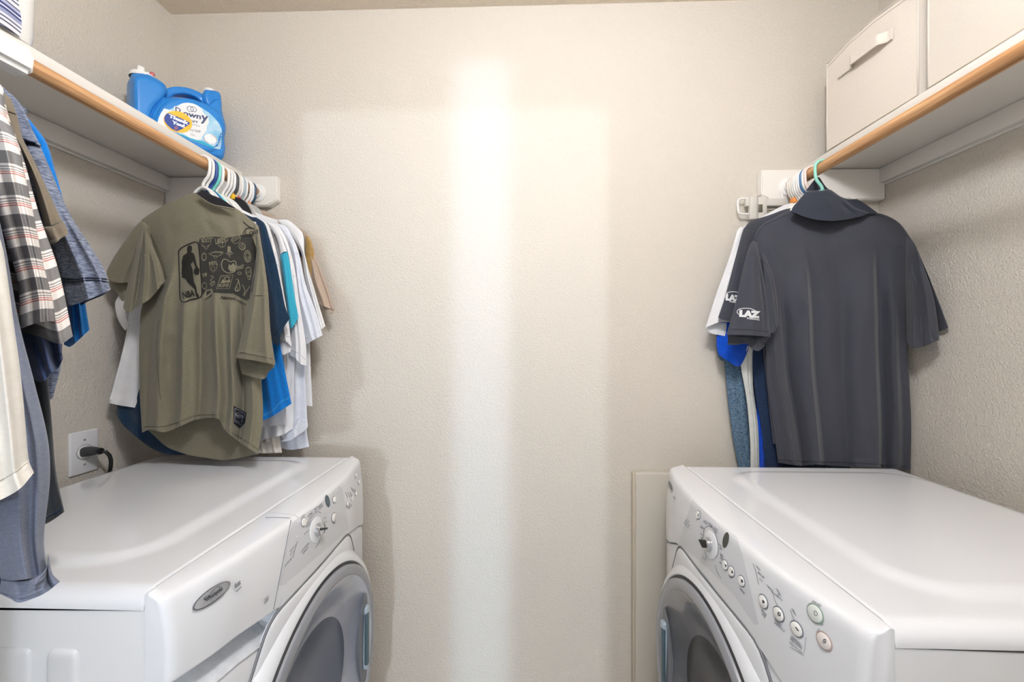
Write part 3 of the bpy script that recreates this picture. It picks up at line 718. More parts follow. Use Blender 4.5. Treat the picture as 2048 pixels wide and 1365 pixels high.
LH = [(420, WHT, 'white hanger nearest the camera on the left rod, under the olive shirt', None, False),
      (427, (232, 232, 230), 'white hanger just behind the front one, ahead of the dark blue one', None, False),
      (433.5, (36, 74, 150), 'dark blue hanger on the left rod, ahead of the aqua one', None, False),
      (440, (118, 214, 204), 'aqua hanger with a bare shoulder bar on the left rod', None, False),
      (446.5, (240, 238, 235), 'white hanger right behind the aqua hanger', None, False),
      (458, WHT, 'first white hanger beyond the bare stretch of left rod', None, False),
      (464, (230, 230, 228), 'second white hanger beyond the bare stretch of left rod', None, False),
      (470, (240, 240, 238), 'white hanger just ahead of the charcoal hanger', None, False),
      (475.5, (62, 64, 70), 'charcoal hanger with a yellow size clip', (232, 186, 40), (28, 30, 34)),
      (481, (216, 214, 208), 'thin pale grey hanger behind the charcoal hanger', None, False),
      (485.5, WHT, 'white hanger with a red size clip', (214, 62, 66), (206, 202, 200)),
      (490, (160, 178, 190), 'blue grey hanger behind the red clip', None, False),
      (494, (236, 236, 236), 'white hanger behind the blue grey hanger', None, False),
      (502, WHT, 'white hanger just ahead of the orange clip', None, (196, 196, 192)),
      (506.5, (238, 238, 240), 'white hanger with an orange size clip', (238, 140, 40), False),
      (511, (30, 72, 96), 'dark teal hanger nearest the left end block', None, False)]
LY = [rodY(p[0], RXL + .02) for p in LH]
for (px_, c, lb, tg_, fl), y in zip(LH, LY):
    hanger(lb, y, RXL, c, 1, 0.115 if px_ == 420 else 0.14, rot=0.0, drop=.10, tagc=tg_, group='hangers on the left rod', flat=(material('neck_plate_%d' % fl[0], fl, .35) if fl else False), r=0.0040)
RH = [(1630, (150, 218, 202), 'aqua hanger holding the front grey polo', None),
      (1622.5, (232, 212, 204), 'pale pink hanger just behind the aqua one', None),
      (1616, WHT, 'white hanger between the pale pink and the blue hanger', None),
      (1609.5, (62, 112, 160), 'steel blue hanger on the right rod', None),
      (1604.5, (240, 240, 242), 'white hanger right behind the steel blue one', None),
      (1600, (236, 234, 230), 'second white hanger behind the steel blue one', None),
      (1595, (242, 240, 236), 'third white hanger behind the steel blue one', None),
      (1590, (226, 222, 214), 'cream hanger ahead of the front orange clip', None),
      (1585, (230, 226, 218), 'cream hanger with the front orange clip', (240, 150, 70)),
      (1580, (222, 216, 208), 'cream hanger with the rear orange clip', (236, 142, 62))]
RYS = [rodY(p[0], RXR - .02) if i == 0 else max(1.218, rodY(p[0], RXR - .02)) for i, p in enumerate(RH)]
for i in range(1, len(RYS)): RYS[i] = max(RYS[i], RYS[i - 1] + 0.0095)
for (px_, c, lb, tg_), y in zip(RH, RYS):
    hanger(lb, y, RXR, c, -1, 0.06 if px_ == 1630 else 0.12, drop=.05 if px_ == 1630 else .085, tagc=tg_, group='hangers on the right rod', r=0.0040)

def garment(name, label, cat, X, Y, z, group=None): return thing(name, label, cat, (X, Y, z), group)
GL = 'clothes at the far end of the left rod'; GN = 'clothes at the near end of the left rod'; GR = 'clothes on the right rod'
F_OLV = fabric('olive_jersey', (129, 124, 106), (112, 107, 89), 0.55, (160, 160, 400))
F_OLVD = fabric('olive_stitch', (84, 80, 62))
F_NAVY = fabric('navy_slub', (20, 37, 56), (44, 72, 100), 0.75, (380, 380, 1500))
F_NAVD = fabric('navy_stitch', (16, 30, 50))
F_WHT = fabric('white_cotton', (230, 230, 232), (218, 218, 222), 0.5, (40, 40, 40))
F_WHTS = fabric('white_stitch', (196, 198, 204))
F_WHT2 = fabric('cool_white_cotton', (222, 226, 236), (208, 212, 224), 0.5, (40, 40, 40))
F_CRM = fabric('cream_cotton', (222, 216, 206), (206, 200, 190), 0.5, (60, 60, 60))
F_BLU = fabric('bright_blue_jersey', (24, 122, 204), (14, 104, 186), 0.5, (90, 90, 90))
F_TEAL = fabric('teal_jersey', (62, 170, 198), (48, 156, 186), 0.5, (200, 200, 500))
F_TAN = fabric('tan_cotton', (184, 166, 150), (168, 150, 134), 0.5, (160, 160, 160))
F_MUS = fabric('mustard_twill', (178, 146, 92), (150, 118, 66), 0.6, (90, 90, 90))
F_POLO = fabric('charcoal_polo', (70, 72, 81), (63, 65, 74), 0.5, (500, 500, 700), rough=0.78)
F_POLOD = fabric('charcoal_stitch', (46, 47, 53))
F_COL = fabric('charcoal_collar', (58, 62, 74), (50, 54, 66), 0.5, (600, 600, 600))
F_ROYAL = fabric('royal_blue_jersey', (20, 82, 204), (12, 66, 180), 0.5, (80, 80, 80))
F_DENIM = fabric('chambray_check', (44, 70, 98), (122, 148, 168), 0.9, (240, 240, 420))
F_PALE = fabric('pale_grey_cotton', (208, 210, 206), (192, 196, 194), 0.5, (40, 40, 60))
F_DNAVY = fabric('dark_navy_cotton', (38, 54, 82), (28, 42, 66), 0.5, (120, 120, 120))
F_SLATE = fabric('slate_blue_slub', (126, 133, 152), (102, 110, 132), 0.8, (120, 120, 900))
F_SLATED = fabric('slate_navy_jersey', (68, 84, 122), (54, 68, 104), 0.6, (160, 160, 160))
F_HEA = fabric('navy_heather', (66, 76, 100), (152, 160, 178), 0.9, (110, 110, 620))
F_KHA = fabric('khaki_cotton', (124, 114, 98), (110, 101, 86), 0.5, (260, 260, 260))
F_CHA = fabric('charcoal_cotton', (44, 48, 53), (36, 39, 44), 0.5, (260, 260, 260))
F_OFF = fabric('offwhite_cotton', (226, 222, 214), (214, 209, 200), 0.5, (60, 60, 160))
F_BLK = fabric('black_rib', (42, 40, 46), (30, 29, 34), 0.6, (900, 900, 900))
def striped_fabric():
    m = bpy.data.materials.new('striped_jersey'); m.use_nodes = True; nt = m.node_tree; b = nt.nodes['Principled BSDF']
    tc = nt.nodes.new('ShaderNodeTexCoord'); sp = nt.nodes.new('ShaderNodeSeparateXYZ'); nt.links.new(tc.outputs['UV'], sp.inputs[0])
    mu = nt.nodes.new('ShaderNodeMath'); mu.operation = 'MULTIPLY'; mu.inputs[1].default_value = 1 / 0.043; nt.links.new(sp.outputs[1], mu.inputs[0])
    fr = nt.nodes.new('ShaderNodeMath'); fr.operation = 'FRACT'; nt.links.new(mu.outputs[0], fr.inputs[0])
    cr = nt.nodes.new('ShaderNodeValToRGB'); cr.color_ramp.interpolation = 'CONSTANT'; e = cr.color_ramp.elements
    W_, G_, R_, K_ = lin((236, 231, 226)), lin((132, 130, 130)), lin((196, 112, 104)), lin((150, 146, 144))
    st = [(0, G_), (.40, W_), (.66, R_), (.69, W_), (.73, R_), (.755, W_), (.80, K_), (.83, W_), (.88, K_), (.92, W_)]
    e[0].position = 0; e[0].color = (*G_, 1); e[1].position = .40; e[1].color = (*W_, 1)
    for p, c in st[2:]: q = e.new(p); q.color = (*c, 1)
    n = nt.nodes.new('ShaderNodeTexNoise'); n.inputs['Scale'].default_value = 500
    mx = nt.nodes.new('ShaderNodeMix'); mx.data_type = 'RGBA'; mx.blend_type = 'MULTIPLY'; mx.inputs[0].default_value = 0.12
    nt.links.new(fr.outputs[0], cr.inputs[0]); nt.links.new(cr.outputs[0], mx.inputs[6]); nt.links.new(n.outputs[0], mx.inputs[7]); nt.links.new(mx.outputs[2], b.inputs['Base Color'])
    b.inputs['Roughness'].default_value = 0.9; b.inputs['Specular IOR Level'].default_value = .15
    return m
F_STR = striped_fabric()

# ---------------------------------------------------------------- left rod, far group: olive printed t-shirt in front
Y0 = LY[0] - .028
ol = garment('printed_tshirt', 'olive green t-shirt with a dark sports print, front of the far left clothes', 'shirt', -0.9, Y0, 1.0, GL)
FO = [(.26, .10, .18, .014, .05, .06), (.40, .30, .34, .016, .02, .07), (.52, .45, .36, -.010, .03, .04), (.60, .58, .34, .016, .018, .06), (.73, .74, .36, .016, .02, .05), (.83, .83, .3, -.016, .03, .02), (.92, .92, .35, .012, .03, .03), (.18, .03, .5, -.010, .03, .04)]
body = cloth(ol, 'body', [(283, 440), (310, 421), (345, 402), (392, 386), (423, 406), (455, 412.6), (470, 415.5), (500, 438), (515, 451)],
      [(296, 480), (298, 560), (281, 630), (279, 771)], [(514, 500), (517, 600), (522, 700), (523, 758), (526, 837)],
      [(284, 866), (300, 860), (329, 865), (361, 853), (392, 840), (435, 838), (450, 861), (478, 884), (516, 909)], Y0, 0.022, F_OLV, FO, sag=-0.004,
      backB=[(284, 850), (305, 869), (335, 895), (380, 911), (411, 916), (450, 921), (516, 909)], n=(120, 140), seed=5, hem=0.03, wr=.0006, auto=(3, .002))
sl = cloth(ol, 'sleeve', [(282, 441), (297, 450)], [(258, 470), (214, 541)], [(284, 510), (268, 540)], [(219, 562), (236, 566), (256, 566)], Y0 + 0.012, 0.006, F_OLV, [(.6, .75, .0, .006, .1, .1)], n=(30, 40), seed=8, hem=.05)
cloth(ol, 'sleeve_lining', [(219, 560), (238, 564), (258, 564)], [(228, 578)], [(262, 590)], [(244, 602), (256, 606), (266, 610)], Y0 + 0.03, 0.003, F_OLV, n=(16, 16), hem=0)
slf = cloth(ol, 'sleeve', [(281, 444), (288, 445), (298, 453)], [(272, 500), (256, 566)], [(306, 490), (322, 530)], [(246, 616), (256, 627), (270, 617), (300, 598), (330, 562)], Y0 - 0.036, 0.012, F_OLV,
      [(.25, .12, .05, .012, .07, .1), (.55, .42, .1, .014, .06, .09), (.8, .8, .3, .012, .08, .08), (.4, .28, .0, -.010, .04, .04)], n=(50, 60), seed=9, hem=.06)
srt = cloth(ol, 'sleeve', [(506, 446), (511, 448), (517, 453)], [(513, 500), (500, 590), (490, 640)], [(528, 520), (536, 580), (541, 660)], [(472, 716), (510, 722), (551, 730)], Y0 - 0.052, 0.012, F_OLV,
      [(.35, .2, .2, .005, .1, .1), (.75, .8, .3, .007, .1, .1)], n=(50, 80), seed=10, hem=.06, auto=(3, .002))
cloth(ol, 'sleeve_lining', [(476, 714), (510, 720), (549, 728)], [(480, 735)], [(548, 735)], [(483, 748), (500, 753), (515, 757), (529, 758), (538, 742)], Y0 - 0.028, 0.004, F_OLV, [(.5, .6, 0, .006, .2, .1)], n=(30, 20), hem=.2)
col = cloth(ol, 'collar', [(404, 379.5), (424, 390), (443, 398), (467, 414)], [(398, 384)], [(469, 415)], [(392, 387), (423, 407), (455, 414), (471, 417)], Y0 - 0.034, 0.003, F_BLK, n=(30, 10), hem=0, auto=(1, .0005))
bb = bvh_of(body)
seam(slf, bvh_of(slf, body), [[(291, 453), (303, 480), (316, 508), (331, 560)], [(294, 452), (306, 479), (319, 507), (334, 558)]], F_OLVD, .0008)
seam(srt, bvh_of(srt), [[(499, 590), (515, 592), (537, 590)], [(474, 705), (510, 711), (549, 719)]], F_OLVD)
seam(body, bb, [[(318, 640), (313, 700), (317, 760), (321, 800)], [(286, 853), (329, 853), (361, 843), (392, 832), (435, 830)], [(455, 862), (480, 875), (516, 900)], [(392, 390), (423, 410), (455, 417), (471, 420)]], F_OLVD)
# chest print
M_PR = fabric('print_charcoal', (56, 55, 52), (68, 66, 60), .6, (300, 300, 300)); M_PL = fabric('print_olive', (140, 134, 112)); M_PK = fabric('print_black', (38, 36, 33))
bpr = bvh_of(body, srt)
d = Decal(bpr, .0012, 3)
d.poly([(396, 489), (400, 476), (428, 473), (452, 476), (486, 470), (503, 470), (514, 500), (512, 540), (505, 585), (494, 602), (486, 598), (466, 587), (424, 586), (424, 592), (410, 601), (406, 590), (401, 540), (397, 500)]).obj('print', M_PR, body)
d = Decal(bpr, .0022, 3)
fr = [(357, 502), (366, 494), (392, 484), (397, 490), (401, 540), (404, 590), (398, 596), (380, 600), (368, 605), (361, 600), (359, 560)]
d.line(fr, 2.2, smooth=True, closed=True)
d.poly([(376, 492), (382, 491), (384, 495), (384, 500), (382, 504), (388, 508), (391, 519), (394, 532), (396, 535), (399, 540), (398, 548), (392, 550), (388, 546), (388, 540), (391, 535), (386, 523), (381, 529), (385, 539), (386, 552), (388, 565), (392, 573), (394, 585), (398, 592), (396, 596), (392, 592), (389, 578), (378, 568), (370, 557), (364, 555), (363, 545), (364, 533), (363, 525), (366, 512), (374, 506), (374, 497)])
d.text('NBA', (366, 598), (390, 592), (364, 585), .035)
d.text('Nation', (440, 598), (468, 600), (442, 592), .01, .3).text('League', (468, 601), (492, 613), (470, 595), .0, .3)
d.line([(486, 443), (496, 452), (509, 459), (500, 456), (492, 458), (488, 463), (486, 470), (496, 473), (508, 471)], 1.4).line([(492, 462), (490, 468), (500, 469), (512, 466)], 1.2).text('CAVS', (498, 471), (516, 467), (499, 463), .01).line([(505, 476), (509, 490), (513, 500)], 1.2)
d.obj('print', M_PK, body)
d = Decal(bpr, .0028, 3)
d.text('CHICAGO', (401, 480), (427, 478), (400, 474), .02).text('BULLS', (404, 486), (423, 484), (403, 480), .02).line([(402, 488), (408, 494), (416, 492), (423, 486)], .9).line([(406, 490), (412, 499), (419, 490)], .9)
d.text('LAKERS', (431, 489), (457, 483), (429, 478), .01, .25).ellipse((444, 486), (8, -2), (2, 9), ring=.1).line([(436, 487), (452, 485)], .7).line([(444, 478), (445, 494)], .7)
d.text('WIZARDS', (464, 486), (482, 476), (461, 479), 0, .1).ellipse((472, 479), (9, -3), (2, 8), ring=.1)
d.line([(417, 507), (424, 511), (432, 513), (440, 511), (446, 505), (438, 504), (425, 505)], 1.1).line([(420, 508), (432, 503), (444, 507)], .9).ellipse((431, 514), (4, 0), (0, 3), ring=.25).text('HAWKS', (423, 507), (441, 507), (423, 503.5))
d.text('R', (455, 507), (464, 506), (455, 493), .03).line([(451, 507), (459, 510), (467, 506)], 1.0).line([(458, 496), (459, 515)], 1.3, smooth=False)
d.ellipse((484, 493), (7, 0), (1, 8), ring=.14).ellipse((484.5, 494), (5, 0), (0, 5.5), ring=.14).line([(480, 491), (489, 497)], .7).line([(484, 487), (485, 500)], .7)
d.text('NETS', (420, 532), (435, 530), (418, 524), .02).line([(418, 525), (421, 540), (426, 545), (432, 540), (435, 529), (427, 526), (418, 525)], 1.0, smooth=False).ellipse((426, 537), (4, 0), (0, 4), ring=.2)
d.line([(443, 527), (447, 519), (454, 520), (461, 524), (469, 522), (472, 528), (471, 540), (466, 545), (455, 546), (446, 540), (443, 532)], 1.8, closed=True).poly([(453, 527), (458, 529), (456, 537), (461, 544), (469, 543), (471, 534), (467, 526), (462, 531)])
d.ellipse((495, 513), (7, 1), (0, 12), ring=.16).ellipse((495, 513), (4, 0), (0, 8), ring=.2).text('CELTICS', (489, 518), (501, 517), (489, 514))
d.text('KINGS', (474, 541), (487, 537), (473, 533), .01).line([(474, 532), (480, 536), (488, 530)], 1).ellipse((479, 547), (4, 0), (0, 3), ring=.3)
d.line([(442, 552), (466, 550), (459, 577), (433, 578)], 1.3, smooth=False, closed=True).text('SUNS', (436, 575), (457, 574), (438, 568), .03).ellipse((454, 558), (5, 0), (0, 5), ring=.3).poly([(441, 567), (446, 558), (452, 564), (461, 560), (460, 565)]).line([(446, 554), (450, 556)], 1, smooth=False).line([(461, 553), (458, 555)], 1, smooth=False)
d.text('MIAMI', (420, 571), (430, 565), (419, 567), .01).text('HEAT', (422, 575), (431, 569), (421, 571), .01).line([(420, 552), (427, 554), (421, 561), (425, 564)], 1.4)
d.line([(473, 558), (477, 562), (474, 570), (471, 578), (475, 583), (480, 578), (478, 566), (477, 560)], 1.4).ellipse((473, 579), (3.5, 0), (0, 4.5), ring=.3)
d.ellipse((497, 544), (6, 1), (0, 10), ring=.18).text('BUCKS', (492, 549), (503, 545), (491, 544)).line([(495, 555), (499, 560), (502, 552)], 1.2)
d.ellipse((408, 514), (5, 0), (0, 8), ring=.25).text('TB', (404, 556), (414, 552), (404, 549), .03).ellipse((409, 572), (5, 0), (0, 7), ring=.2).poly([(412, 580), (424, 578), (426, 586), (418, 593), (409, 600), (406, 592)], [(413, 583), (421, 581), (422, 585), (413, 592)])
d.line([(485, 570), (490, 582), (487, 592), (493, 583), (500, 572)], 1.2)
d.obj('print', M_PL, body)
bt = bvh_of(body)
d = Decal(bt, .002, 6); d.poly([(467, 812), (493, 826), (490, 846), (480, 857), (468, 848)]).obj('hem_label', material('label_navy', (24, 27, 40), .7), body)
d = Decal(bt, .003, 4); d.line([(470, 817), (490, 828), (482, 851), (470, 844)], .9, smooth=False, closed=True).ellipse((478.5, 832), (7, 3.5), (-1.5, 5), ring=.14).text('HWC', (473, 834), (484, 837), (473.5, 828.5), .02).text('since', (472, 843), (480, 848), (473, 840)).obj('label_lettering', material('label_thread', (186, 190, 204), .7), body)

# bright blue t-shirt
o = garment('tshirt', 'bright blue t-shirt, its hem showing right of the olive shirt', 'shirt', -0.9, LY[2], 1.05, GL)
b_ = cloth(o, 'body', [(300, 450), (425, 405), (512, 450)], [(300, 600)], [(540, 560), (563, 705)], [(320, 830), (430, 850), (527, 841), (583, 808)], LY[2] + .004, .007, F_BLU, [(.86, .84, .3, .006, .03, .03), (.93, .95, .2, -.005, .02, .02)], n=(90, 70), seed=21, hem=.05)
seam(b_, bvh_of(b_), [[(527, 832), (545, 822), (560, 806), (581, 795)]], fabric('blue_stitch', (96, 178, 226)))
# navy slub t-shirt
o = garment('tshirt', 'dark navy slub t-shirt right behind the olive shirt, left hem swinging low', 'shirt', -0.9, LY[1], 1.0, GL)
cloth(o, 'body', [(290, 446), (420, 405), (509, 436)], [(272, 600), (270, 700), (243, 775)], [(532, 560), (530, 700)], [(232, 828), (246, 850), (270, 872), (305, 898), (340, 910), (420, 905), (505, 880)], LY[1] + .002, .007, F_NAVY, n=(60, 70), seed=22, hem=.03)
s_ = cloth(o, 'sleeve', [(502, 434), (507, 434.5), (513, 435)], [(516, 452), (519, 505), (532, 576)], [(529, 447), (538, 474), (552, 523), (563, 576), (571, 615)], [(537, 662), (545, 685), (557, 691), (561, 672), (570, 652), (580, 637)], LY[1] - .022, .010, F_NAVY, [(.35, .4, .0, .007, .12, .08), (.6, .55, .5, .008, .1, .1)], n=(40, 70), seed=23, hem=.05)
seam(s_, bvh_of(s_), [[(534, 524), (543, 522), (552, 524)], [(541, 672), (552, 668), (572, 640)]], F_NAVD)
# white tee with long left side
o = garment('tshirt', 'white t-shirt with a cuffed sleeve, just behind the navy slub shirt', 'shirt', -0.9, LY[4], 1.0, GL)
cloth(o, 'body', [(290, 450), (428, 405), (515, 442)], [(262, 600), (250, 680)], [(548, 560), (560, 700)], [(217, 806), (243, 812), (400, 830), (540, 790)], LY[4] + .004, .007, F_WHT, n=(60, 60), seed=24, hem=.04, tilt=.11)
cloth(o, 'sleeve', [(283, 470), (296, 480)], [(262, 540), (238, 590), (230, 608), (236, 640)], [(290, 570)], [(250, 662), (256, 655), (268, 640)], LY[4] - .036, .008, F_WHT, [(.3, .4, .5, .008, .15, .1)], n=(26, 40), seed=25, hem=.05)
s_ = cloth(o, 'sleeve', [(518, 440), (530, 445), (540, 458)], [(530, 500), (540, 600)], [(552, 500), (560, 545), (570, 600), (577, 640)], [(557, 680), (570, 682), (583, 694)], LY[4] - .014, .009, F_WHT, [(.6, .5, .1, .006, .1, .1)], n=(36, 60), seed=26, hem=.05)
cloth(o, 'cuff', [(557, 676), (569, 679), (581.5, 680)], [(557, 690)], [(583, 688)], [(560, 700), (566, 710), (581, 704)], LY[4] - .010, .006, F_WHT, n=(18, 14), hem=.3)
seam(s_, bvh_of(s_), [[(553, 530), (557, 531), (562, 530)], [(556, 671), (570, 674), (581, 673)]], F_WHTS)
# white tee with teal sleeve
o = garment('tshirt', 'white t-shirt with a teal lower sleeve', 'shirt', -0.9, LY[6], 1.0, GL)
cloth(o, 'body', [(300, 450), (440, 408), (536, 445)], [(300, 600)], [(566, 560), (572, 700)], [(320, 840), (450, 860), (572, 850)], LY[6] + .004, .007, F_WHT, n=(60, 60), seed=27, hem=.03)
cloth(o, 'sleeve', [(532, 443), (541, 446), (549, 452)], [(552, 475), (559, 500)], [(561, 470), (570, 492)], [(560, 510), (566, 505), (574, 503)], LY[6] - .012, .007, F_WHT, n=(24, 30), seed=28, hem=0)
cloth(o, 'sleeve_end', [(560, 509), (566, 505), (574, 502)], [(566, 560), (572, 600)], [(580, 530), (588, 585)], [(577, 641), (582, 657), (590, 648), (597, 635)], LY[6] - .013, .008, F_TEAL, [(.4, .45, .0, .005, .2, .15)], n=(28, 50), seed=29, hem=.07)
# the run of white tees behind
def white_tee(label, hi, T, L, R, B, bodyR, bodyB, mat, seed, cuff=None):
    y = LY[hi]
    o = garment('tshirt', label, 'shirt', -0.9, y, 0.99, GL)
    cloth(o, 'body', [(320, 450), (450, 412), T[0]], [(320, 600)], bodyR, bodyB, y + .003, .006, mat, [(.85, .87, .2, .007, .03, .03), (.95, .93, .4, .006, .02, .02), (.78, .8, .4, -.006, .02, .03)], n=(90, 70), seed=seed, hem=.04)
    s_ = cloth(o, 'sleeve', T, L, R, B, y - .008, .008, mat, [(.35, .4, .1, .006, .1, .1), (.7, .7, .3, .005, .1, .1)], n=(34, 60), seed=seed + 1, hem=.05)
    return o, s_
o, s_ = white_tee('white t-shirt behind the teal sleeve, its sleeve hem hanging lowest', 7, [(540, 447), (552, 450), (560, 456)], [(570, 500), (575, 600)], [(574, 480), (590, 540), (598, 600), (612, 690)], [(578, 711), (590, 716), (600, 728), (613, 732)], [(590, 600), (588, 760)], [(330, 850), (480, 880), (560, 872), (586, 858)], F_WHT, 40)
seam(s_, bvh_of(s_), [[(583, 551), (590, 553), (593, 552)], [(580, 700), (596, 706), (611, 720)]], F_WHTS)
o, s_ = white_tee('white t-shirt whose sleeve ends in front of the tan shirt', 9, [(548, 448), (565, 450), (577, 458)], [(580, 500), (590, 600)], [(596, 500), (612, 570), (634, 630)], [(612, 690), (628, 680), (645, 671)], [(604, 640), (612, 780)], [(330, 860), (500, 885), (575, 862), (600, 848), (615, 850)], F_WHT2, 44)
seam(s_, bvh_of(s_), [[(588, 508), (596, 507), (601, 508)], [(611, 680), (625, 671), (642, 660)]], F_WHTS)
cloth(o, 'folded_hem', [(585, 842), (600, 836), (614, 838)], [(562, 866), (566, 880)], [(616, 852)], [(560, 884), (578, 882), (596, 872), (614, 858)], LY[9] - .008, .008, F_WHT2, [(.5, .4, 0, .008, .15, .1)], n=(30, 30), seed=46, hem=.1)
o, s_ = white_tee('white t-shirt furthest right before the tan shirt', 11, [(555, 440), (575, 440), (592, 452)], [(600, 500), (610, 560)], [(606, 468), (610, 510), (632, 590)], [(637, 662), (644, 658), (651, 653)], [(614, 640), (622, 750)], [(330, 860), (500, 880), (598, 812), (625, 813)], F_WHT, 48)
# cream trousers and low white hem
o = garment('trousers', 'cream trousers whose legs reach the washer behind the white shirts', 'trousers', -0.8, LY[10], 0.985, GL)
cloth(o, 'leg', [(400, 560), (500, 560), (560, 560)], [(420, 760)], [(562, 720), (556, 840)], [(470, 902), (520, 907), (564, 906)], LY[10] + .002, .008, F_CRM, [(.62, .60, .1, .006, .03, .05), (.82, .85, .2, .008, .03, .03)], n=(70, 60), seed=52, hem=.02)
cloth(o, 'leg', [(420, 560), (490, 560), (545, 560)], [(440, 700)], [(550, 700), (553, 800)], [(470, 888), (528, 886), (546, 884)], LY[10] - .003, .006, F_CRM, [(.8, .82, .2, .006, .04, .03)], n=(60, 50), seed=53, hem=.02)
o = garment('tshirt', 'cool white t-shirt with the lowest hem, above the washer corner', 'shirt', -0.8, LY[13], 0.99, GL)
cloth(o, 'body', [(420, 450), (500, 430), (560, 455)], [(430, 700)], [(604, 620), (606, 760), (612, 850)], [(470, 880), (540, 888), (576, 900), (600, 898), (618, 894)], LY[13], .006, F_WHT2, [(.88, .86, .2, .006, .03, .03)], n=(70, 60), seed=55, hem=.05)
# tan button shirt at the far end
o = garment('shirt', 'tan button shirt with a mustard panel at the far end of the left rod', 'shirt', -0.85, LY[15], 1.05, GL)
yy = LY[15] + .006
cloth(o, 'body', [(430, 440), (520, 420), (560, 440), (607, 461), (614, 468)], [(430, 620)], [(616, 520), (622, 600), (624, 650)], [(440, 800), (560, 800), (622, 760)], yy, .005, F_TAN, n=(50, 40), seed=57, hem=0)
cloth(o, 'lining', [(596, 462), (602, 464), (608, 470)], [(598, 490)], [(608, 495)], [(600, 515), (605, 512), (608, 505)], yy - .012, .003, F_DNAVY, n=(12, 16), hem=0)
s_ = cloth(o, 'sleeve', [(606, 462), (612, 468), (617, 476)], [(612, 520), (616, 560), (630, 590)], [(628, 500), (640, 535), (655, 575)], [(636, 606), (645, 612), (656, 616), (668, 619)], yy - .014, .008, F_TAN, [(.5, .45, .2, .010, .12, .06), (.75, .8, .3, -.008, .1, .1)], n=(36, 50), seed=58, hem=.04)
cloth(o, 'front_panel', [(612, 471), (617, 474), (622, 482)], [(611, 505)], [(628, 505)], [(610, 530), (614, 552), (619, 565), (626, 520)], yy - .022, .003, F_MUS, n=(20, 24), hem=0)
cloth(o, 'cuff', [(646, 611), (656, 615), (669, 617)], [(648, 618)], [(668, 624)], [(650, 620), (658, 624), (662, 629)], yy - .010, .004, F_TAN, n=(12, 10), hem=.3)

# ---------------------------------------------------------------- left rod, near group (partly beyond the frame)
def near_body(o, Y, halfW, zs, zh, mat, seed, Xc=-0.93):
    q = lambda x, z: pix((Xc + x, Y, z))
    return cloth(o, 'body', [q(-halfW, zs + .03), q(-halfW * .5, zs + .07), q(0, zs + .09), q(halfW * .5, zs + .07), q(halfW, zs + .03)], [q(-halfW * .92, (zs + zh) / 2)], [q(halfW * .92, (zs + zh) / 2)],
          [q(-halfW, zh), q(0, zh - .01), q(halfW, zh)], Y - .002, .012, mat, n=(40, 40), seed=seed, wr=.001)
NY = dict(white=.43, slate=.485, stripe=.53, slnavy=.555, khaki=.575, char=.594, heather=.613, blue=.642)
for k, (lab, c) in dict(white=('white hanger nearest the camera, at the left frame edge', WHT), slate=('grey hanger carrying the slate blue long sleeved shirt', (150, 152, 156)), stripe=('black hanger carrying the striped shirt', (40, 40, 44)), slnavy=('navy hanger behind the striped shirt', (44, 56, 90)),
        khaki=('white hanger carrying the khaki shirt', WHT), char=('charcoal hanger behind the khaki shirt', (70, 72, 78)), heather=('black hanger carrying the heathered navy shirt', (34, 36, 40)), blue=('white hanger under the blue shirt nearest the rod support', WHT)).items():
    hanger(lab, NY[k] - .004, RXL, c, 1, 0.06, group='hangers on the near left rod', drop=.05)
o = garment('tshirt', 'blue t-shirt behind the heathered navy shirt on the near left rod', 'shirt', -0.9, NY['blue'], 1.1, GN)
near_body(o, NY['blue'], .11, 1.66, 1.15, F_BLU, 60)
cloth(o, 'sleeve', [(30, 215), (46, 226), (62, 243)], [(80, 420), (120, 560)], [(93, 285), (110, 340), (127, 402), (158, 520), (170, 603)], [(128, 690), (140, 694), (160, 678), (179, 660)], NY['blue'] - .018, .012, F_BLU, [(.6, .7, .1, .008, .1, .08), (.3, .4, .6, .008, .1, .1)], n=(40, 80), seed=61, hem=.06)
o = garment('tshirt', 'heathered navy t-shirt with a dark stitched sleeve hem', 'shirt', -0.9, NY['heather'], 1.1, GN)
near_body(o, NY['heather'], .14, 1.67, 1.16, F_HEA, 62)
yk = cloth(o, 'yoke', [(-60, 120), (-10, 160), (5, 173)], [(-40, 220)], [(38, 204), (55, 236), (66, 262)], [(-20, 262), (48, 280), (82, 292)], NY['heather'] - .026, .008, F_HEA, n=(30, 30), seed=63, hem=0)
s_ = cloth(o, 'sleeve', [(30, 275), (55, 282), (81, 293)], [(60, 380), (95, 480), (120, 560)], [(102, 342), (136, 420), (180, 492), (209, 540)], [(134, 614), (160, 606), (190, 594), (221, 580)], NY['heather'] - .022, .016, F_HEA, [(.55, .5, .1, .009, .12, .1), (.8, .85, .4, .006, .08, .08)], n=(50, 80), seed=64, hem=.09)
cloth(o, 'sleeve_lining', [(134, 608), (160, 602), (190, 592), (219, 580)], [(136, 612)], [(210, 588)], [(139, 622), (155, 616), (175, 604), (204, 592)], NY['heather'] + .004, .004, fabric('navy_heather_dark', (58, 66, 84), (90, 98, 116), .6, (110, 110, 620)), n=(30, 10), hem=0)
cloth(o, 'hem_side', [(60, 640), (125, 650)], [(70, 700)], [(122, 730)], [(92, 760), (98, 800), (106, 796)], NY['heather'] - .006, .006, F_HEA, n=(20, 30), seed=66, hem=0)
seam(s_, bvh_of(s_), [[(122, 556), (150, 558), (185, 556), (214, 559)], [(123, 561), (150, 563), (185, 561), (215, 564)]], F_NAVD, .0011)
seam(yk, bvh_of(yk), [[(40, 276), (60, 284), (81, 292)]], F_NAVD, .0016)
o = garment('trousers', 'charcoal trousers leg with hem seam hanging over the washer', 'trousers', -0.9, NY['char'], 1.06, GN)
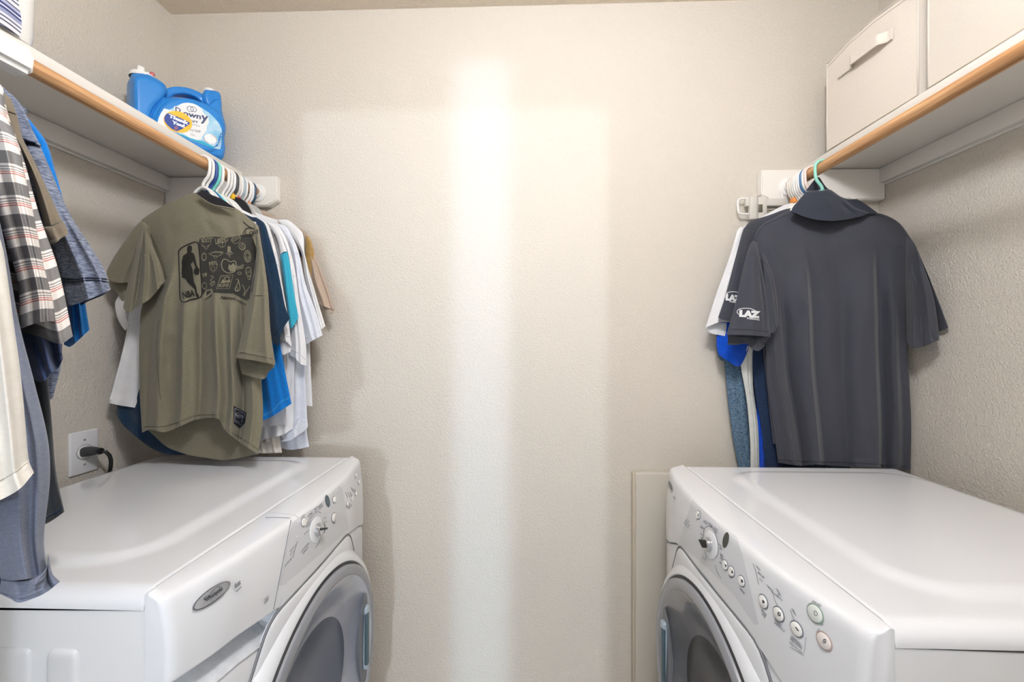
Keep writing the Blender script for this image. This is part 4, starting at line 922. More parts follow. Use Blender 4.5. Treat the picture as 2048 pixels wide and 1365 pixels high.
s_ = cloth(o, 'leg', [(-60, 420), (0, 430), (50, 440)], [(0, 640), (60, 850)], [(84, 640), (100, 800), (104, 850), (113, 950)], [(70, 1056), (93, 1048), (110, 1038), (129, 1024)], NY['char'] - .01, .014, F_CHA, n=(36, 70), seed=67, hem=.05)
seam(s_, bvh_of(s_), [[(92, 1034), (110, 1026), (128, 1012)]], F_DNAVY, .001)
o = garment('shirt', 'khaki shirt with a rolled sleeve cuff between striped and heathered shirts', 'shirt', -0.9, NY['khaki'], 1.15, GN)
near_body(o, NY['khaki'], .125, 1.66, 1.2, F_KHA, 68, -.9)
s_ = cloth(o, 'sleeve', [(-30, 150), (0, 178), (22, 198)], [(-8, 230), (22, 268), (64, 359)], [(34, 230), (46, 277), (70, 325), (100, 390)], [(88, 452), (106, 450), (124, 442)], NY['khaki'] - .022, .014, F_KHA, [(.45, .4, .1, .004, .15, .1)], n=(36, 70), seed=69, hem=0)
cloth(o, 'cuff', [(87, 454), (106, 451), (126, 442)], [(92, 474)], [(133, 456)], [(101, 491), (112, 486), (122, 477), (137, 469)], NY['khaki'] - .036, .008, F_KHA, [(.4, .4, 0, .004, .2, .1)], n=(24, 20), seed=70, hem=.2)
seam(s_, bvh_of(s_), [[(11, 221), (24, 226), (34, 229)]], fabric('khaki_stitch', (70, 64, 52)), .001)
o = garment('tshirt', 'slate navy t-shirt sleeve bunched below the striped sleeve', 'shirt', -0.9, NY['slnavy'], 1.1, GN)
near_body(o, NY['slnavy'], .13, 1.65, 1.16, F_SLATED, 71, -.9)
cloth(o, 'sleeve', [(20, 560), (60, 570), (100, 575)], [(30, 650), (50, 720)], [(112, 620), (120, 680)], [(62, 752), (75, 764), (90, 762), (100, 748), (116, 737), (126, 718)], NY['slnavy'] - .018, .014, F_SLATED, [(.5, .6, .2, .012, .12, .08), (.25, .35, .5, .010, .1, .1), (.8, .75, .3, -.008, .1, .1)], n=(44, 50), seed=72, hem=.1, wr=.002)
o = garment('tshirt', 'striped t-shirt in white, grey and red with two loose sleeve hems', 'shirt', -0.9, NY['stripe'], 1.12, GN)
near_body(o, NY['stripe'], .16, 1.65, 1.2, F_STR, 73, -.9)
cloth(o, 'sleeve_back', [(-60, 150), (-10, 160), (6, 176)], [(-20, 400), (20, 560)], [(18, 234), (45, 310), (79, 430), (117, 540)], [(40, 664), (80, 674), (120, 688), (146, 673)], NY['stripe'] - .008, .010, F_STR, [(.7, .75, .2, .008, .1, .08)], n=(50, 90), seed=74, hem=.03)
cloth(o, 'sleeve', [(-70, 150), (-20, 158), (4, 174)], [(-20, 380), (14, 490), (36, 570)], [(14, 234), (34, 281), (48, 340), (66, 423), (88, 533), (106, 603)], [(40, 659), (62, 650), (86, 644), (110, 643)], NY['stripe'] - .036, .014, F_STR, [(.62, .6, .1, .010, .1, .08), (.35, .4, .2, -.006, .1, .1), (.85, .8, .3, .006, .08, .06)], n=(60, 100), seed=75, hem=.035)
o = garment('shirt', 'slate blue long sleeved shirt with a crumpled cuff beside the washer', 'shirt', -0.95, NY['slate'], 1.01, GN)
near_body(o, NY['slate'], .23, 1.65, 1.12, F_SLATE, 76, -.9)
cloth(o, 'sleeve', [(-110, 280), (-50, 330), (-10, 400)], [(-100, 600), (-60, 900), (-20, 1080)], [(12, 500), (37, 640), (70, 770), (96, 880), (100, 960), (88, 1080)], [(3, 1164), (30, 1162), (60, 1158), (95, 1150)], NY['slate'] - .012, .026, F_SLATE, [(.6, .55, .1, .010, .1, .1), (.8, .85, .3, .006, .05, .06), (.35, .4, .5, .008, .1, .1)], n=(60, 120), seed=77, hem=0, wr=.0014)
cloth(o, 'cuff', [(2, 1160), (30, 1160), (62, 1156), (90, 1140), (97, 1110)], [(0, 1175)], [(105, 1148)], [(-2, 1188), (20, 1198), (37, 1206), (66, 1198), (92, 1186), (120, 1164)], NY['slate'] - .022, .018, F_SLATE, [(.6, .55, 0, .008, .08, .08), (.85, .85, 0, -.010, .06, .06), (.25, .3, 0, .005, .1, .1)], n=(60, 30), seed=78, hem=.12, wr=.002)
cloth(o, 'cuff_lining', [(-30, 1080), (0, 1085), (12, 1090)], [(-30, 1130)], [(10, 1140)], [(-24, 1180), (-4, 1186), (6, 1184)], NY['slate'] - .0, .006, F_DNAVY, n=(10, 14), hem=0)
o = garment('tshirt', 'off white t-shirt nearest the camera with a wide turned hem', 'shirt', -0.98, NY['white'], 1.08, GN)
near_body(o, NY['white'], .24, 1.64, 1.12, F_OFF, 79, -.9)
s_ = cloth(o, 'sleeve', [(-190, 250), (-90, 330), (-18, 430)], [(-200, 700), (-190, 900)], [(4, 490), (13, 540), (27, 643), (42, 753), (52, 862), (58, 922)], [(-180, 1060), (-80, 1034), (0, 1001), (40, 978), (68, 946)], NY['white'] - .014, .020, F_OFF, [(.8, .85, .2, .008, .06, .05), (.6, .6, .3, .010, .08, .08)], n=(70, 110), seed=80, hem=.055, auto=(3, .002))
seam(s_, bvh_of(s_), [[(-60, 992), (0, 962), (30, 944), (59, 922)]], fabric('offwhite_stitch', (198, 192, 182)), .0006)

# ---------------------------------------------------------------- right rod
P1Y = 1.196
po = garment('polo_shirt', 'dark grey polo in front on the right rod with standing collar and white sleeve print', 'shirt', RXR, P1Y, 0.95, GR)
FP = [(.05, .12, .25, .016, .04, .03), (.13, .19, .2, -.012, .02, .04), (.335, .315, .10, .014, .16, .012), (.36, .36, .10, -.010, .02, .07), (.745, .76, .10, .015, .16, .010), (.77, .79, .10, -.012, .015, .06), (.55, .52, .15, -.006, .05, .06), (.88, .91, .2, .008, .05, .02), (.93, .95, .3, -.010, .03, .03)]
pbody = cloth(po, 'body', [(1505, 484), (1522, 451), (1552, 434), (1582, 421), (1620, 436), (1656, 441), (1693, 438), (1727, 431), (1754, 426), (1796, 444), (1826, 483)],
      [(1519, 530), (1530, 620), (1534, 760), (1546, 850)], [(1812, 550), (1815, 690), (1822, 843)], [(1556, 926), (1600, 932), (1632, 930), (1690, 934), (1760, 936), (1821, 941)], P1Y + .012, .018, F_POLO, FP, sag=.034, tilt=-.03, n=(150, 150), seed=91, wr=.00035, auto=(3, .003), hem=.028)
psl = cloth(po, 'sleeve', [(1500, 488), (1507, 482), (1514, 488)], [(1488, 530), (1470, 610)], [(1524, 540), (1534, 600)], [(1453, 670), (1495, 671), (1541, 674)], P1Y - .010, .014, F_POLO, [(.85, .9, .2, -.012, .05, .05), (.6, .6, .2, .006, .15, .12)], n=(50, 70), seed=92, hem=.075, wr=.0004)
cloth(po, 'sleeve', [(1522, 500), (1534, 520)], [(1532, 600)], [(1548, 560), (1556, 620)], [(1540, 668), (1549, 664), (1557, 650)], P1Y - .004, .008, F_POLO, [(.5, .6, .1, .006, .15, .1)], n=(26, 50), seed=93, hem=.05)
cloth(po, 'sleeve_lining', [(1455, 668), (1500, 670), (1541, 672)], [(1456, 684)], [(1528, 690)], [(1454, 690), (1474, 690), (1494, 688), (1506, 700), (1518, 702), (1531, 690)], P1Y + .012, .005, F_POLO, [(.4, .45, 0, .008, .1, .1), (.7, .75, 0, .010, .1, .1)], n=(36, 24), seed=94, hem=.2)
cloth(po, 'sleeve', [(1812, 474), (1820, 477), (1827, 485)], [(1811, 540), (1812, 620)], [(1846, 530), (1868, 600)], [(1814, 686), (1822, 694), (1832, 697), (1856, 690), (1879, 680)], 1.148, .014, F_POLO, [(.3, .25, .2, .012, .1, .06), (.45, .5, .3, -.010, .06, .08), (.75, .75, .2, .007, .1, .1)], n=(50, 70), seed=95, hem=.06, tilt=-.055)
cloth(po, 'sleeve', [(1822, 480), (1828, 486), (1831, 492)], [(1850, 560), (1866, 620)], [(1852, 540), (1874, 595)], [(1876, 663), (1886, 661), (1897, 656)], 1.140, .006, F_POLO, n=(24, 60), seed=96, hem=.06, tilt=-.03)
# collar: standing band, turned fall and open front
cloth(po, 'collar', [(1612, 384), (1630, 381), (1658, 379), (1676, 390), (1692, 401)], [(1598, 400), (1586, 414)], [(1712, 416), (1736, 426)], [(1582, 423), (1620, 437), (1656, 442), (1693, 439), (1727, 432)], P1Y - .014, .016, F_COL, [(.5, .5, .1, .006, .25, .25), (.78, .8, .2, -.006, .08, .06)], n=(60, 30), seed=97, hem=.05, wr=.0003, auto=(2, .001))
cloth(po, 'collar_stand', [(1632, 356), (1635, 354.5), (1639, 355)], [(1622, 368)], [(1650, 372)], [(1611, 383), (1632, 381), (1658, 380)], P1Y + .014, .004, F_COL, n=(24, 20), seed=98, hem=0)
cloth(po, 'collar_fall', [(1640, 356), (1654, 376), (1690, 397), (1717, 400), (1754, 425)], [(1650, 374)], [(1754, 427)], [(1660, 382), (1685, 401), (1712, 420), (1735, 427), (1753, 428)], P1Y - .004, .006, F_COL, n=(50, 14), seed=99, hem=0, wr=.0002)
bpp = bvh_of(pbody)
seam(pbody, bpp, [[(1584, 425), (1620, 440), (1656, 445), (1693, 442), (1730, 435)], [(1826, 486), (1816, 505), (1812, 540)], [(1557, 920), (1630, 924), (1700, 926), (1818, 934)], [(1584, 427), (1545, 442), (1524, 455), (1507, 486)]], F_POLOD)
seam(psl, bvh_of(psl), [[(1456, 658), (1495, 660), (1540, 663)]], F_POLOD)
M_LAZ = fabric('white_thread', (226, 228, 230))
d = Decal(bvh_of(psl), .0014, 4)
d.text('LAZ', (1478, 634), (1520, 637), (1479, 620), .09).text('PARKING', (1494, 638.5), (1519, 641.5), (1494, 635), .03)
d.line([(1477, 629), (1474, 624), (1478, 619), (1490, 617), (1502, 618), (1513, 623)], 1.3).obj('sleeve_print', M_LAZ, psl)
p2 = garment('polo_shirt', 'second dark grey polo half hidden behind the front one on its left', 'shirt', RXR, 1.25, .97, GR)
cloth(p2, 'body', [(1486, 460), (1500, 444), (1540, 430), (1580, 417), (1690, 415), (1790, 450), (1815, 490)], [(1512, 560), (1526, 700), (1536, 800)], [(1800, 600), (1802, 800)], [(1546, 888), (1600, 890), (1700, 890), (1800, 890)], 1.262, .006, F_POLO, n=(60, 70), seed=101, hem=.03)
s2 = cloth(p2, 'sleeve', [(1484, 466), (1490, 455), (1506, 470)], [(1470, 520), (1450, 595)], [(1502, 540)], [(1436, 636), (1456, 641), (1490, 640)], 1.246, .008, F_POLO, n=(30, 50), seed=102, hem=.06)
d = Decal(bvh_of(s2), .0014, 4); d.text('LAZ', (1451, 601), (1482, 605), (1452, 588), .09).text('PARKING', (1459, 605), (1482, 609), (1460, 601.5), .03).line([(1451, 596), (1455, 586), (1470, 584), (1480, 587)], 1.3).obj('sleeve_print', M_LAZ, s2)
ws = garment('shirt', 'white short sleeved shirt behind the two grey polos', 'shirt', RXR, 1.28, 1.0, GR)
cloth(ws, 'body', [(1480, 458), (1540, 425), (1576, 408), (1620, 405), (1780, 450)], [(1512, 600), (1545, 740)], [(1790, 600)], [(1570, 880), (1660, 885), (1790, 880)], 1.285, .005, F_WHT, n=(40, 40), seed=103, hem=.03)
cloth(ws, 'sleeve', [(1474, 462), (1482, 454), (1496, 462)], [(1460, 510), (1432, 590)], [(1480, 540)], [(1411, 656), (1424, 650), (1440, 645), (1462, 645)], 1.270, .008, F_WHT, [(.6, .5, .1, .006, .1, .1)], n=(34, 60), seed=104, hem=.05)
cloth(ws, 'sleeve_lining', [(1411, 654), (1430, 648), (1462, 642)], [(1416, 664)], [(1458, 660)], [(1424, 668), (1436, 670), (1456, 674)], 1.283, .004, F_WHT, n=(20, 16), hem=0)
rb = garment('tshirt', 'royal blue t-shirt with folded sleeve below the white sleeve', 'shirt', RXR, 1.295, .97, GR)
cloth(rb, 'body', [(1500, 470), (1600, 420), (1780, 470)], [(1500, 620), (1507, 720), (1514, 820)], [(1640, 600), (1570, 760)], [(1516, 938), (1522, 939), (1530, 939)], 1.300, .005, F_ROYAL, n=(70, 60), seed=105, hem=0)
cloth(rb, 'sleeve', [(1440, 610), (1470, 600), (1505, 610)], [(1434, 660), (1433, 690)], [(1505, 660)], [(1437, 710), (1455, 722), (1478, 733), (1496, 704)], 1.288, .009, F_ROYAL, [(.5, .5, .5, .010, .3, .2), (.3, .45, .3, .007, .1, .06)], n=(36, 40), seed=106, hem=.08, wr=.002)
dn = garment('shirt', 'blue chambray shirt hanging lowest against the back wall on the right', 'shirt', RXR, 1.325, .95, GR)
cloth(dn, 'body', [(1462, 520), (1600, 430), (1760, 520)], [(1448, 700), (1453, 770), (1462, 850)], [(1700, 700)], [(1476, 934), (1500, 940), (1700, 945)], 1.325, .005, F_DENIM, [(.12, .12, .4, .005, .03, .03), (.05, .06, .3, .004, .02, .02)], n=(90, 70), seed=107, hem=0)
cloth(dn, 'sleeve', [(1440, 640), (1452, 640)], [(1432, 690)], [(1456, 700)], [(1436, 714), (1443, 722), (1452, 722)], 1.312, .005, F_DENIM, n=(14, 24), hem=0)
pg = garment('trousers', 'pale grey trousers leg between chambray shirt and royal blue shirt', 'trousers', RXR, 1.305, .95, GR)
cloth(pg, 'leg', [(1490, 560), (1510, 560)], [(1480, 700), (1482, 735), (1493, 800), (1500, 880)], [(1509, 690), (1506, 770), (1516, 850)], [(1501, 938), (1510, 940), (1519, 938)], 1.292, .006, F_PALE, [(.5, .5, .2, .006, .15, .05), (.75, .7, .4, .004, .08, .08)], n=(40, 70), seed=108, hem=0)
nv = garment('trousers', 'dark navy trousers leg beside the grey polo hem', 'trousers', RXR, 1.29, .95, GR)
cloth(nv, 'leg', [(1512, 620), (1550, 620), (1620, 620)], [(1505, 720), (1511, 790), (1522, 850)], [(1620, 760)], [(1531, 934), (1570, 934), (1620, 934)], 1.286, .005, F_DNAVY, [(.2, .2, .2, .005, .1, .1)], n=(40, 60), seed=109, hem=0)
# clear clip hanger for trousers
ch = thing('clip_hanger', 'clear plastic trouser hanger with clips, wider than the shirts on the right rod', 'hanger', (RXR, 1.30, 1.72))
yh = 1.325
def bxp(bm, x0, y0, x1, y1, Y, th, bev=.002):
    a = atY(x0, y1, Y); b = atY(x1, y0, Y); add_box(bm, min(a.x, b.x), max(a.x, b.x), Y - th / 2, Y + th / 2, a.z, b.z, bev)
bm = bmesh.new(); bxp(bm, 1490, 396, 1700, 413, yh, .010); bm_obj('bar', bm, M_CLEAR, ch, auto=40)
for i, yy in enumerate((417, 422, 427)):
    bm = bmesh.new(); bxp(bm, 1528, yy, 1690, yy + 3, yh, .006, .001); bm_obj('rib', bm, material('pale_rib', (214, 206, 190), .3), ch, auto=40)
for sgn, xe, xi in ((-1, 1476, 1503), (1, 1711, 1690)):
    lp = [atY(x, y, yh) for x, y in [(xi, 398), (xe + sgn * -4, 398), (xe, 402), (xe - sgn * 1, 424), (xe - sgn * 4, 428), (xi, 428)]]
    tube_obj('end_loop', [Vector(p) for p in crom(lp, 30)], .0032, M_WPLAST, ch, 8)
for x0, x1 in ((1498, 1512), (1514, 1532)):
    bm = bmesh.new(); bxp(bm, x0, 394, x1, 440, yh - .004, .016, .004); bm_obj('clip', bm, M_CLEAR, ch, auto=40)
bm = bmesh.new(); bxp(bm, 1517, 409, 1525, 425, yh - .0125, .003, .001); bm_obj('clip_spring', bm, material('spring_metal', (120, 118, 104), .35, metallic=.6), ch, auto=40)
hookp = [Vector((RXR + .02 * math.cos(a), yh, RZ + .02 * math.sin(a))) for a in np.linspace(-.2, math.pi, 14)] + [Vector((RXR - .02, yh, RZ - .02)), Vector((RXR - .012, yh, RZ - .045)), Vector((RXR - .004, yh, RZ - .055)), Vector((RXR, yh, atY(1600, 397, yh).z))]
tube_obj('hook', hookp, .0034, M_WPLAST, ch, 8)
#ITEMS
# ================================================================ things on the shelves and walls
# ---- blue softener jug on the left shelf
jx = 0.0
JPH = math.radians(36); JP0 = Vector((-0.966, 1.240, 0)); JD = Vector((math.sin(JPH), math.cos(JPH), 0)); JN = Vector((math.cos(JPH), -math.sin(JPH), 0))
JM = Matrix.Translation(JP0) @ Matrix((JN, JD, Vector((0, 0, 1)))).transposed().to_4x4()
jug = thing('softener_jug', 'blue fabric softener jug with white caps on the left shelf', 'jug', (-1.06, 1.15, ZS1))
M_JUG = material('jug_blue', (40, 132, 212), 0.28, 0.5, (40, .03, .001))
def jz(p):
    r = ray(200 + p[0] / 3.4125, 80 + p[1] / 3.4125); k = JP0.dot(JN) / r.dot(JN); q = r * k
    return ((Vector((q.x, q.y, 0)) - JP0).dot(JD), H + r.z * k)
def prism(bm, outer, xb, xf):
    f0 = [bm.verts.new((xf, a, b)) for a, b in outer]; f1 = [bm.verts.new((xb, a, b)) for a, b in outer]; n = len(outer)
    tr = tessellate_polygon([[Vector((a, b, 0)) for a, b in outer]])
    for t in tr:
        bm.faces.new([f0[i] for i in t]); bm.faces.new([f1[i] for i in t][::-1])
    for i in range(n): bm.faces.new([f0[i], f1[i], f1[(i + 1) % n], f0[(i + 1) % n]])
def shrink(lp, k):
    cy = sum(p[0] for p in lp) / len(lp); cz = sum(p[1] for p in lp) / len(lp)
    return [(cy + (a - cy) * k, cz + (b - cz) * k) for a, b in lp]
def remeshed(name, bm, mat, parent, voxel=.0026, smooth=6):
    bmesh.ops.recalc_face_normals(bm, faces=bm.faces)
    me = bpy.data.meshes.new('r'); bm.to_mesh(me); bm.free(); o = bpy.data.objects.new('r', me); COL.objects.link(o)
    m = o.modifiers.new('r', 'REMESH'); m.mode = 'VOXEL'; m.voxel_size = voxel
    m = o.modifiers.new('s', 'SMOOTH'); m.factor = .5; m.iterations = smooth
    m = o.modifiers.new('d', 'DISPLACE'); m.strength = .0022; m.mid_level = 0.0
    me2 = bpy.data.meshes.new_from_object(o.evaluated_get(bpy.context.evaluated_depsgraph_get()))
    v = [tuple(JM @ q.co) for q in me2.vertices]; f = [tuple(p.vertices) for p in me2.polygons]
    bpy.data.objects.remove(o); bpy.data.meshes.remove(me); bpy.data.meshes.remove(me2)
    return mesh_obj(name, v, f, mat, parent)
def sm(pts, n): return [tuple(q) for q in crom(list(pts) + [pts[0]], n)[:-1]]
jb = bmesh.new()
zb = ZS1 + .0005
mb = [jz(p) for p in [(855, 660), (866, 600), (855, 540), (838, 470), (833, 400), (800, 400), (757, 440), (735, 438), (700, 424), (640, 404), (570, 390), (515, 382), (470, 384), (420, 400), (375, 445), (345, 500), (335, 560)]]
y0, y1 = mb[-1][0], mb[0][0]
mb = [(y1 + .002, zb + .035), (y1 - .004, zb + .006), (y1 - .012, zb)] [::-1] + mb + [(y0 - .002, zb + .004), (y0 + .008, zb)]
L_ = sm(mb, 90); prism(jb, L_, jx - .100, jx - .012); prism(jb, shrink(L_, .93), jx - .108, jx - .003)
# raised oval front
ov = [jz(p) for p in [(835, 640), (845, 590), (820, 520), (770, 470), (690, 430), (600, 405), (520, 405), (455, 430), (410, 475), (385, 530), (375, 600), (400, 680)]]
ovl = [(y, max(z, zb + .012)) for y, z in ov] + [(ov[-1][0] + .04, zb + .012), (ov[0][0] - .03, zb + .012)]
L_ = sm(ovl, 70); prism(jb, L_, jx - .06, jx + .003); prism(jb, shrink(L_, .95), jx - .06, jx + .0055)
tw = [jz(p) for p in [(446, 276), (462, 300), (470, 340), (430, 395), (385, 440), (350, 500), (340, 560)]]
tl = [jz(p) for p in [(234, 440), (231, 330), (232, 225), (240, 210), (285, 208), (345, 218)]]
tower = [(tw[-1][0], zb)] + [(tl[0][0], zb)] + tl + tw
L_ = sm(tower, 70); prism(jb, L_, jx - .085, jx - .022); prism(jb, shrink(L_, .90), jx - .098, jx - .009); prism(jb, shrink(L_, .80), jx - .104, jx - .003)
L_ = sm([jz(p) for p in [(455, 330), (480, 305), (530, 290), (590, 292), (650, 306), (710, 333), (752, 372), (772, 410), (757, 436), (735, 430), (722, 394), (686, 360), (640, 340), (580, 331), (522, 342), (496, 366), (466, 384)]], 80); prism(jb, L_, jx - .070, jx - .036); prism(jb, L_, jx - .064, jx - .042)
nk = [jz(p) for p in [(742, 316), (836, 338), (836, 470), (800, 500), (745, 420), (728, 360)]]
L_ = sm(nk, 50); prism(jb, L_, jx - .074, jx - .030); prism(jb, shrink(L_, .88), jx - .080, jx - .024)
remeshed('body', jb, M_JUG, jug)
a = jz((790, 312)); NM = JM @ Matrix.Translation((jx - .053, a[0], a[1] - .004)) @ Matrix.Rotation(math.radians(-90), 4, 'Y') @ Matrix.Rotation(math.radians(0), 4, 'X')
lathe('cap', [(.0160, 0), (.0165, .002), (.0162, .009), (.0135, .0105), (0, .0108)], NM, M_WPLAST, jug, 32)
# white press tap on the tower
a = jz((320, 205)); TM = JM @ Matrix.Translation((jx - .052, a[0], a[1] - .007)) @ Matrix.Rotation(math.radians(-90), 4, 'Y')
lathe('tap_collar', [(.030, 0), (.031, .004), (.029, .012), (.018, .015), (0, .015)], TM, M_WPLAST, jug, 36)
box_obj('tap_lever', jx - .066, jx - .040, jz((278, 0))[0], jz((330, 0))[0], a[1] + .004, jz((300, 132))[1], M_WPLAST, jug, .004, 3, M=JM)
box_obj('tap_body', jx - .070, jx - .036, jz((335, 0))[0], jz((385, 0))[0], a[1] + .002, a[1] + .016, M_WPLAST, jug, .005, 3, M=JM)
RB = material('tap_red', (186, 92, 100), .4)
lathe('tap_button', [(.0062, 0), (.0062, .004), (.004, .006), (0, .0062)], JM @ Matrix.Translation((jx - .036, jz((376, 0))[0], a[1] + .011)), RB, jug, 20)
bj = bvh_of(*[c for c in jug.children if c.name.startswith('body')])
q = lambda p: (300 + p[0] / 8.533, 170 + p[1] / 8.533)
Q = lambda L: [q(p) for p in L]
d = Decal(bj, .0006, 8); lab = [(130, 640), (145, 570), (180, 490), (240, 400), (330, 420), (420, 380), (480, 340), (560, 310), (650, 305), (760, 330), (880, 390), (1000, 470), (1100, 560), (1180, 660), (1220, 750), (1228, 850), (1220, 1000), (1200, 1100), (1100, 1085), (900, 1020), (700, 940), (480, 830), (250, 740)]
d.poly(Q(lab)).obj('label', material('label_sky', (132, 196, 228), .35, mottle=((28, 28, 60), (212, 232, 244), .8)), jug)
d = Decal(bj, .0010, 8); d.poly(Q([(130, 645), (150, 570), (190, 480), (240, 400), (330, 430), (415, 440), (412, 362), (480, 365), (520, 330), (580, 308), (650, 303), (740, 318), (820, 355), (890, 420), (925, 500), (1000, 540), (1005, 660), (975, 690), (968, 780), (900, 870), (880, 930), (800, 940), (680, 900), (560, 830), (460, 800), (300, 740), (180, 700)])).obj('label_field', material('label_white', (236, 238, 240), .35), jug)
d = Decal(bj, .0012, 8); d.poly(Q([(470, 840), (560, 850), (680, 905), (820, 945), (900, 960), (1000, 1010), (1090, 1050), (1090, 1085), (900, 1015), (700, 935), (560, 880)])).obj('label_water', material('label_teal', (40, 170, 204), .35), jug)
d = Decal(bj, .0016, 5); d.ellipse(q((1030, 920)), (110 / 8.533, 30 / 8.533), (-15 / 8.533, 78 / 8.533)).obj('label_flower', material('label_cotton', (246, 242, 242), .5), jug)
d = Decal(bj, .0022, 4); d.line(Q([(920, 890), (940, 950), (1000, 990)]), .8).line(Q([(1050, 860), (1110, 890), (1142, 950)]), .9).obj('flower_outline', material('label_rose', (168, 108, 112), .5), jug)
M_NV = material('label_navy_ink', (62, 72, 110), .4)
d = Decal(bj, .0016, 4)
d.ellipse(q((688, 410)), (58 / 8.533, 18 / 8.533), (-6 / 8.533, 46 / 8.533), ring=.16).ellipse(q((742, 416)), (54 / 8.533, 18 / 8.533), (-6 / 8.533, 44 / 8.533), ring=.16)
d.text('D', q((432, 452)), q((525, 480)), q((432, 372)), .03).text('own', q((560, 520)), q((868, 590)), q((565, 456)), .03).text('y', q((862, 655)), q((985, 680)), q((875, 512)), .03)
d.obj('brand_lettering', M_NV, jug)
d = Decal(bj, .0016, 4); d.text('OFT', q((678, 632)), q((815, 660)), q((684, 592)), .03).text('11', q((690, 790)), q((730, 800)), q((694, 750)), .02).text('COOL & FRESH', q((750, 780)), q((865, 805)), q((754, 757)), .01).text('cotton', q((760, 800)), q((850, 818)), q((762, 785)))
d.text('softener', q((720, 680)), q((860, 715)), q((722, 662))).text('fabric', q((690, 840)), q((760, 855)), q((692, 826))).text('conditioner', q((692, 858)), q((785, 880)), q((694, 845)))
d.obj('label_lettering', material('label_grey_ink', (88, 92, 104), .5), jug)
d = Decal(bj, .0020, 6); d.ellipse(q((475, 630)), (240 / 8.533, 70 / 8.533), (-40 / 8.533, 172 / 8.533), n=40).obj('sticker', material('sticker_yellow', (248, 190, 50), .4), jug)
d = Decal(bj, .0026, 5); d.poly(Q([(290, 490), (330, 480), (680, 640), (668, 680), (600, 715), (555, 752), (455, 790), (370, 750), (300, 690), (250, 620), (242, 560), (262, 515)])).obj('sticker_badge', material('sticker_blue', (20, 60, 150), .4), jug)
d = Decal(bj, .0032, 3.5); d.text('Thank', q((315, 550)), q((660, 690)), q((325, 490)), .07).text('You!', q((368, 660)), q((590, 735)), q((376, 600)), .07).obj('sticker_lettering', material('sticker_white', (244, 246, 250), .4), jug)
d = Decal(bj, .0032, 3)
for k in range(6):
    a_ = math.pi / 6 + k * math.pi / 3; cx, cy = 447, 735
    d.line([q((cx + 12 * math.cos(a_), cy + 12 * math.sin(a_))), q((cx + 34 * math.cos(a_), cy + 34 * math.sin(a_)))], 1.1, smooth=False)
d.obj('sticker_spark', material('sticker_orange', (240, 140, 60), .4), jug)

